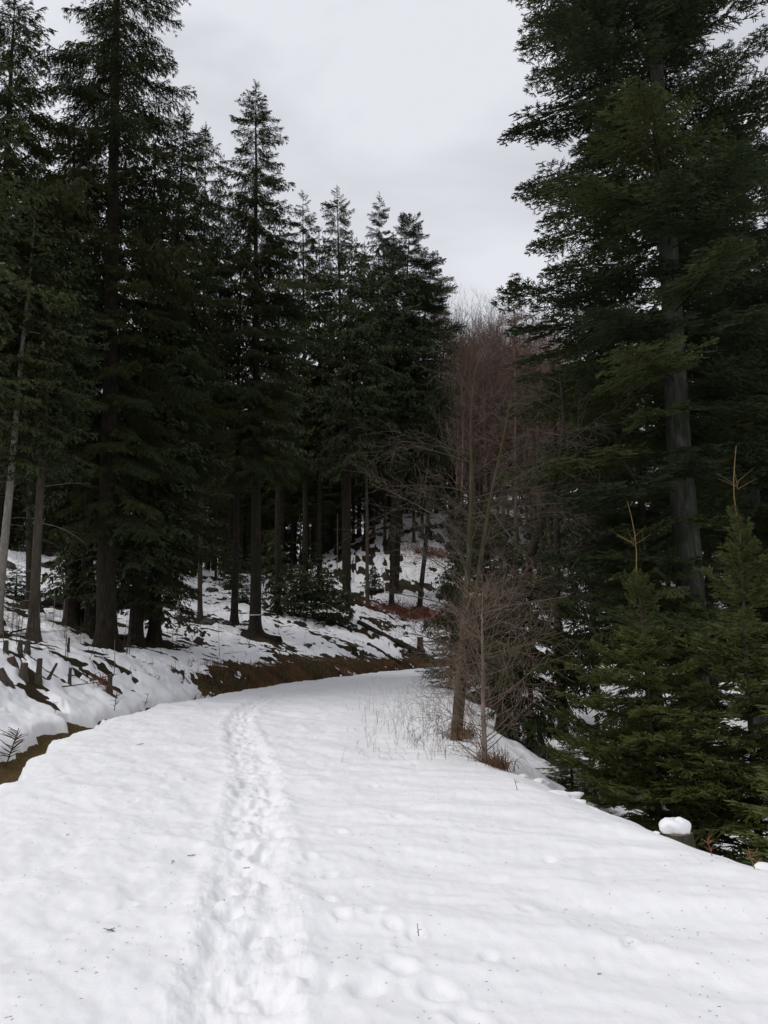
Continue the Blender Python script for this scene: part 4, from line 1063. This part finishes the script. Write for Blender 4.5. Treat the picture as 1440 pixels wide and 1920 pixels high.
# twigs and little plants
def sprig(px, py, size, label, seed, m=M_TWIG, flat_=True, n=6, road=True, name='twig', cat='twig'):
    if flat_: size *= 0.7
    rr_ = random.Random(seed)
    if road: d = ray(px, py); t = EYE/(0.01*d[1]-d[2]); x, y = d[0]*t, d[1]*t
    else: x, y, _ = hit(px, py)
    z = snowz(x, y)+0.004; k = np.linspace(0, 1, 5); P, R = [], []
    a = rr_.uniform(0, 6.28); up = 0.12 if flat_ else 1.0
    main = np.outer(k, [size*cos(a)*(1 if flat_ else 0.25), size*sin(a)*(1 if flat_ else 0.25), size*up]); P.append(main); R.append(size*0.022*(1-0.6*k)+0.0012)
    for i in range(n):
        u = rr_.uniform(0.15, 0.95); b = rr_.uniform(0, 6.28); l = size*rr_.uniform(0.2, 0.5)
        P.append(main[0]+(main[-1]-main[0])*u+np.outer(k, [l*cos(b), l*sin(b), l*(0.15 if flat_ else rr_.uniform(0.2, 0.9))])); R.append(size*0.012*(1-0.6*k)+0.001)
    v, q = tubes(P, R, 4); tag(link(name, mesh_np(name, v, q, m), None, (x, y, z)), label, cat)
sprig(258, 1398, 0.16, 'forked dark spruce twig lying alone on the left of the road', 1, M_BARK)
sprig(352, 1597, 0.09, 'upper of two curled twigs on the snow left of the trail', 2)
sprig(322, 1618, 0.07, 'lower of two curled twigs on the snow left of the trail', 3)
sprig(480, 1482, 0.05, 'tiny dark twig inside the trodden trail, far up the road', 4, M_BARK)
sprig(468, 1625, 0.08, 'small twig in the middle of the trodden trail', 5)
sprig(421, 1697, 0.04, 'tiny dark twig at the left rim of the trodden trail', 6, M_BARK)
sprig(785, 1752, 0.06, 'curved twig standing in the snow right of the trail', 7, M_TWIG, False, 2)
sprig(125, 1567, 0.04, 'tiny twig on the snow near the left edge of the photo', 8, M_BARK)
sprig(215, 1742, 0.10, 'faint bent stalk on the snow low at the left', 9)
sprig(1125, 1808, 0.03, 'speck of a twig on the snow low at the right', 10, M_BARK)
sprig(970, 1478, 0.12, 'bent dry stalk at the brow of the road below the bare sapling', 11, M_WEED, False, 2)
sprig(104, 1340, 0.22, 'small green-grey spruce seedling on the snowy bank above the ditch', 12, M_SPRUCE, False, 16, False, 'seedling', 'seedling')
sprig(214, 1338, 0.42, 'wispy dry bush leaning over the ditch where it narrows', 13, M_TWIG, False, 14, False, 'dry_shrub', 'shrub')
sprig(12, 1425, 0.55, 'bare little bush beside the ditch at the left edge', 14, M_TWIG, False, 34, False, 'dry_shrub', 'shrub')
sprig(272, 1320, 0.3, 'sparse dry tuft beside the far part of the ditch', 15, M_TWIG, False, 12, False, 'dry_shrub', 'shrub')
sprig(1415, 1632, 0.14, 'brown withered sprig on the brow of the road at the right edge', 16, M_FERN, False, 14, True, 'dry_shrub', 'shrub')
sprig(1335, 1600, 0.12, 'reddish withered sprig beside the snow-capped stump', 17, M_LEAFR, False, 12, True, 'dry_shrub', 'shrub')
# clods of crusted snow along the right brow
for k, (px, py, tz, r0) in enumerate(((1050, 1490, 9.0, .15), (1012, 1474, 9.7, .11), (1084, 1506, 8.7, .09), (978, 1466, 9.9, .07), (1434, 1640, 5.7, .07), (1232, 1577, 6.7, .03))):
    p = wp(px, py, tz); v, q = lump(r0, 200+k*3, 12, 22, 0.5, 0.55); v[:, 0] *= 1.35; v = v+r0*0.22*np.stack([perlin(v[:, 0]*9/ (r0*10)+k, v[:, 1]*9/(r0*10)), perlin(v[:, 1]*9/(r0*10)+5, v[:, 2]*9/(r0*10)+k), perlin(v[:, 0]*7/(r0*10), v[:, 2]*7/(r0*10)+9)], 1)
    o = tag(link('snow_clod', mesh_np('snow_clod', v, q, M_SNOW), None, (p[0], p[1], snowz(p[0], p[1])+r0*0.12)),
        ('large crusted snow lump on the brow below the bare sapling', 'crusted snow lump left of the largest one on the brow', 'rightmost crusted snow lump on the brow before the green spruce', 'smallest crusted lump nearest the bare sapling', 'rounded snow lump on the brow cut by the right edge', 'tiny snow lump touching the left side of the capped stump')[k], 'snow lump')
    o.rotation_euler = (0, 0, k*0.9)
# fine litter scattered on the snow
r2 = np.random.default_rng(8); n = 5200
x = r2.uniform(-6.5, 3.5, n); y = 2.5+20*r2.uniform(0, 1, n)**1.6
tt_, zz_, dl_, dr_, _ = snow_t(x, y); ok = (dl_ < 0) & (dr_ < 0.2) & (fbm(x, y, 1.2, 2, off=41)+r2.uniform(-0.3, 0.3, n) > -0.05)
hz_ = (zz_+tt_)[ok]; xx = x[ok]; yy = y[ok]; hh_ = hz_.copy(); tread(xx, yy, hh_)
v, f = twiglets(np.column_stack([xx, yy, hh_+0.002]), np.column_stack([r2.normal(size=(ok.sum(), 2)), r2.uniform(0, 0.2, ok.sum())]), r2.uniform(0.006, 0.018, ok.sum()), np.full(ok.sum(), 0.003), 0, r2)
tag(link('needle_litter', mesh_np('needle_litter', v, f, M_TWIG, None, False)), 'fallen needles and bark crumbs sprinkled on the snowy road', kind='stuff')
tris = sum(sum(1 for _ in ()) or len(m.loops)-2*len(m.polygons) for m in bpy.data.meshes); print('unique tris', tris, 'objects', len(bpy.data.objects))
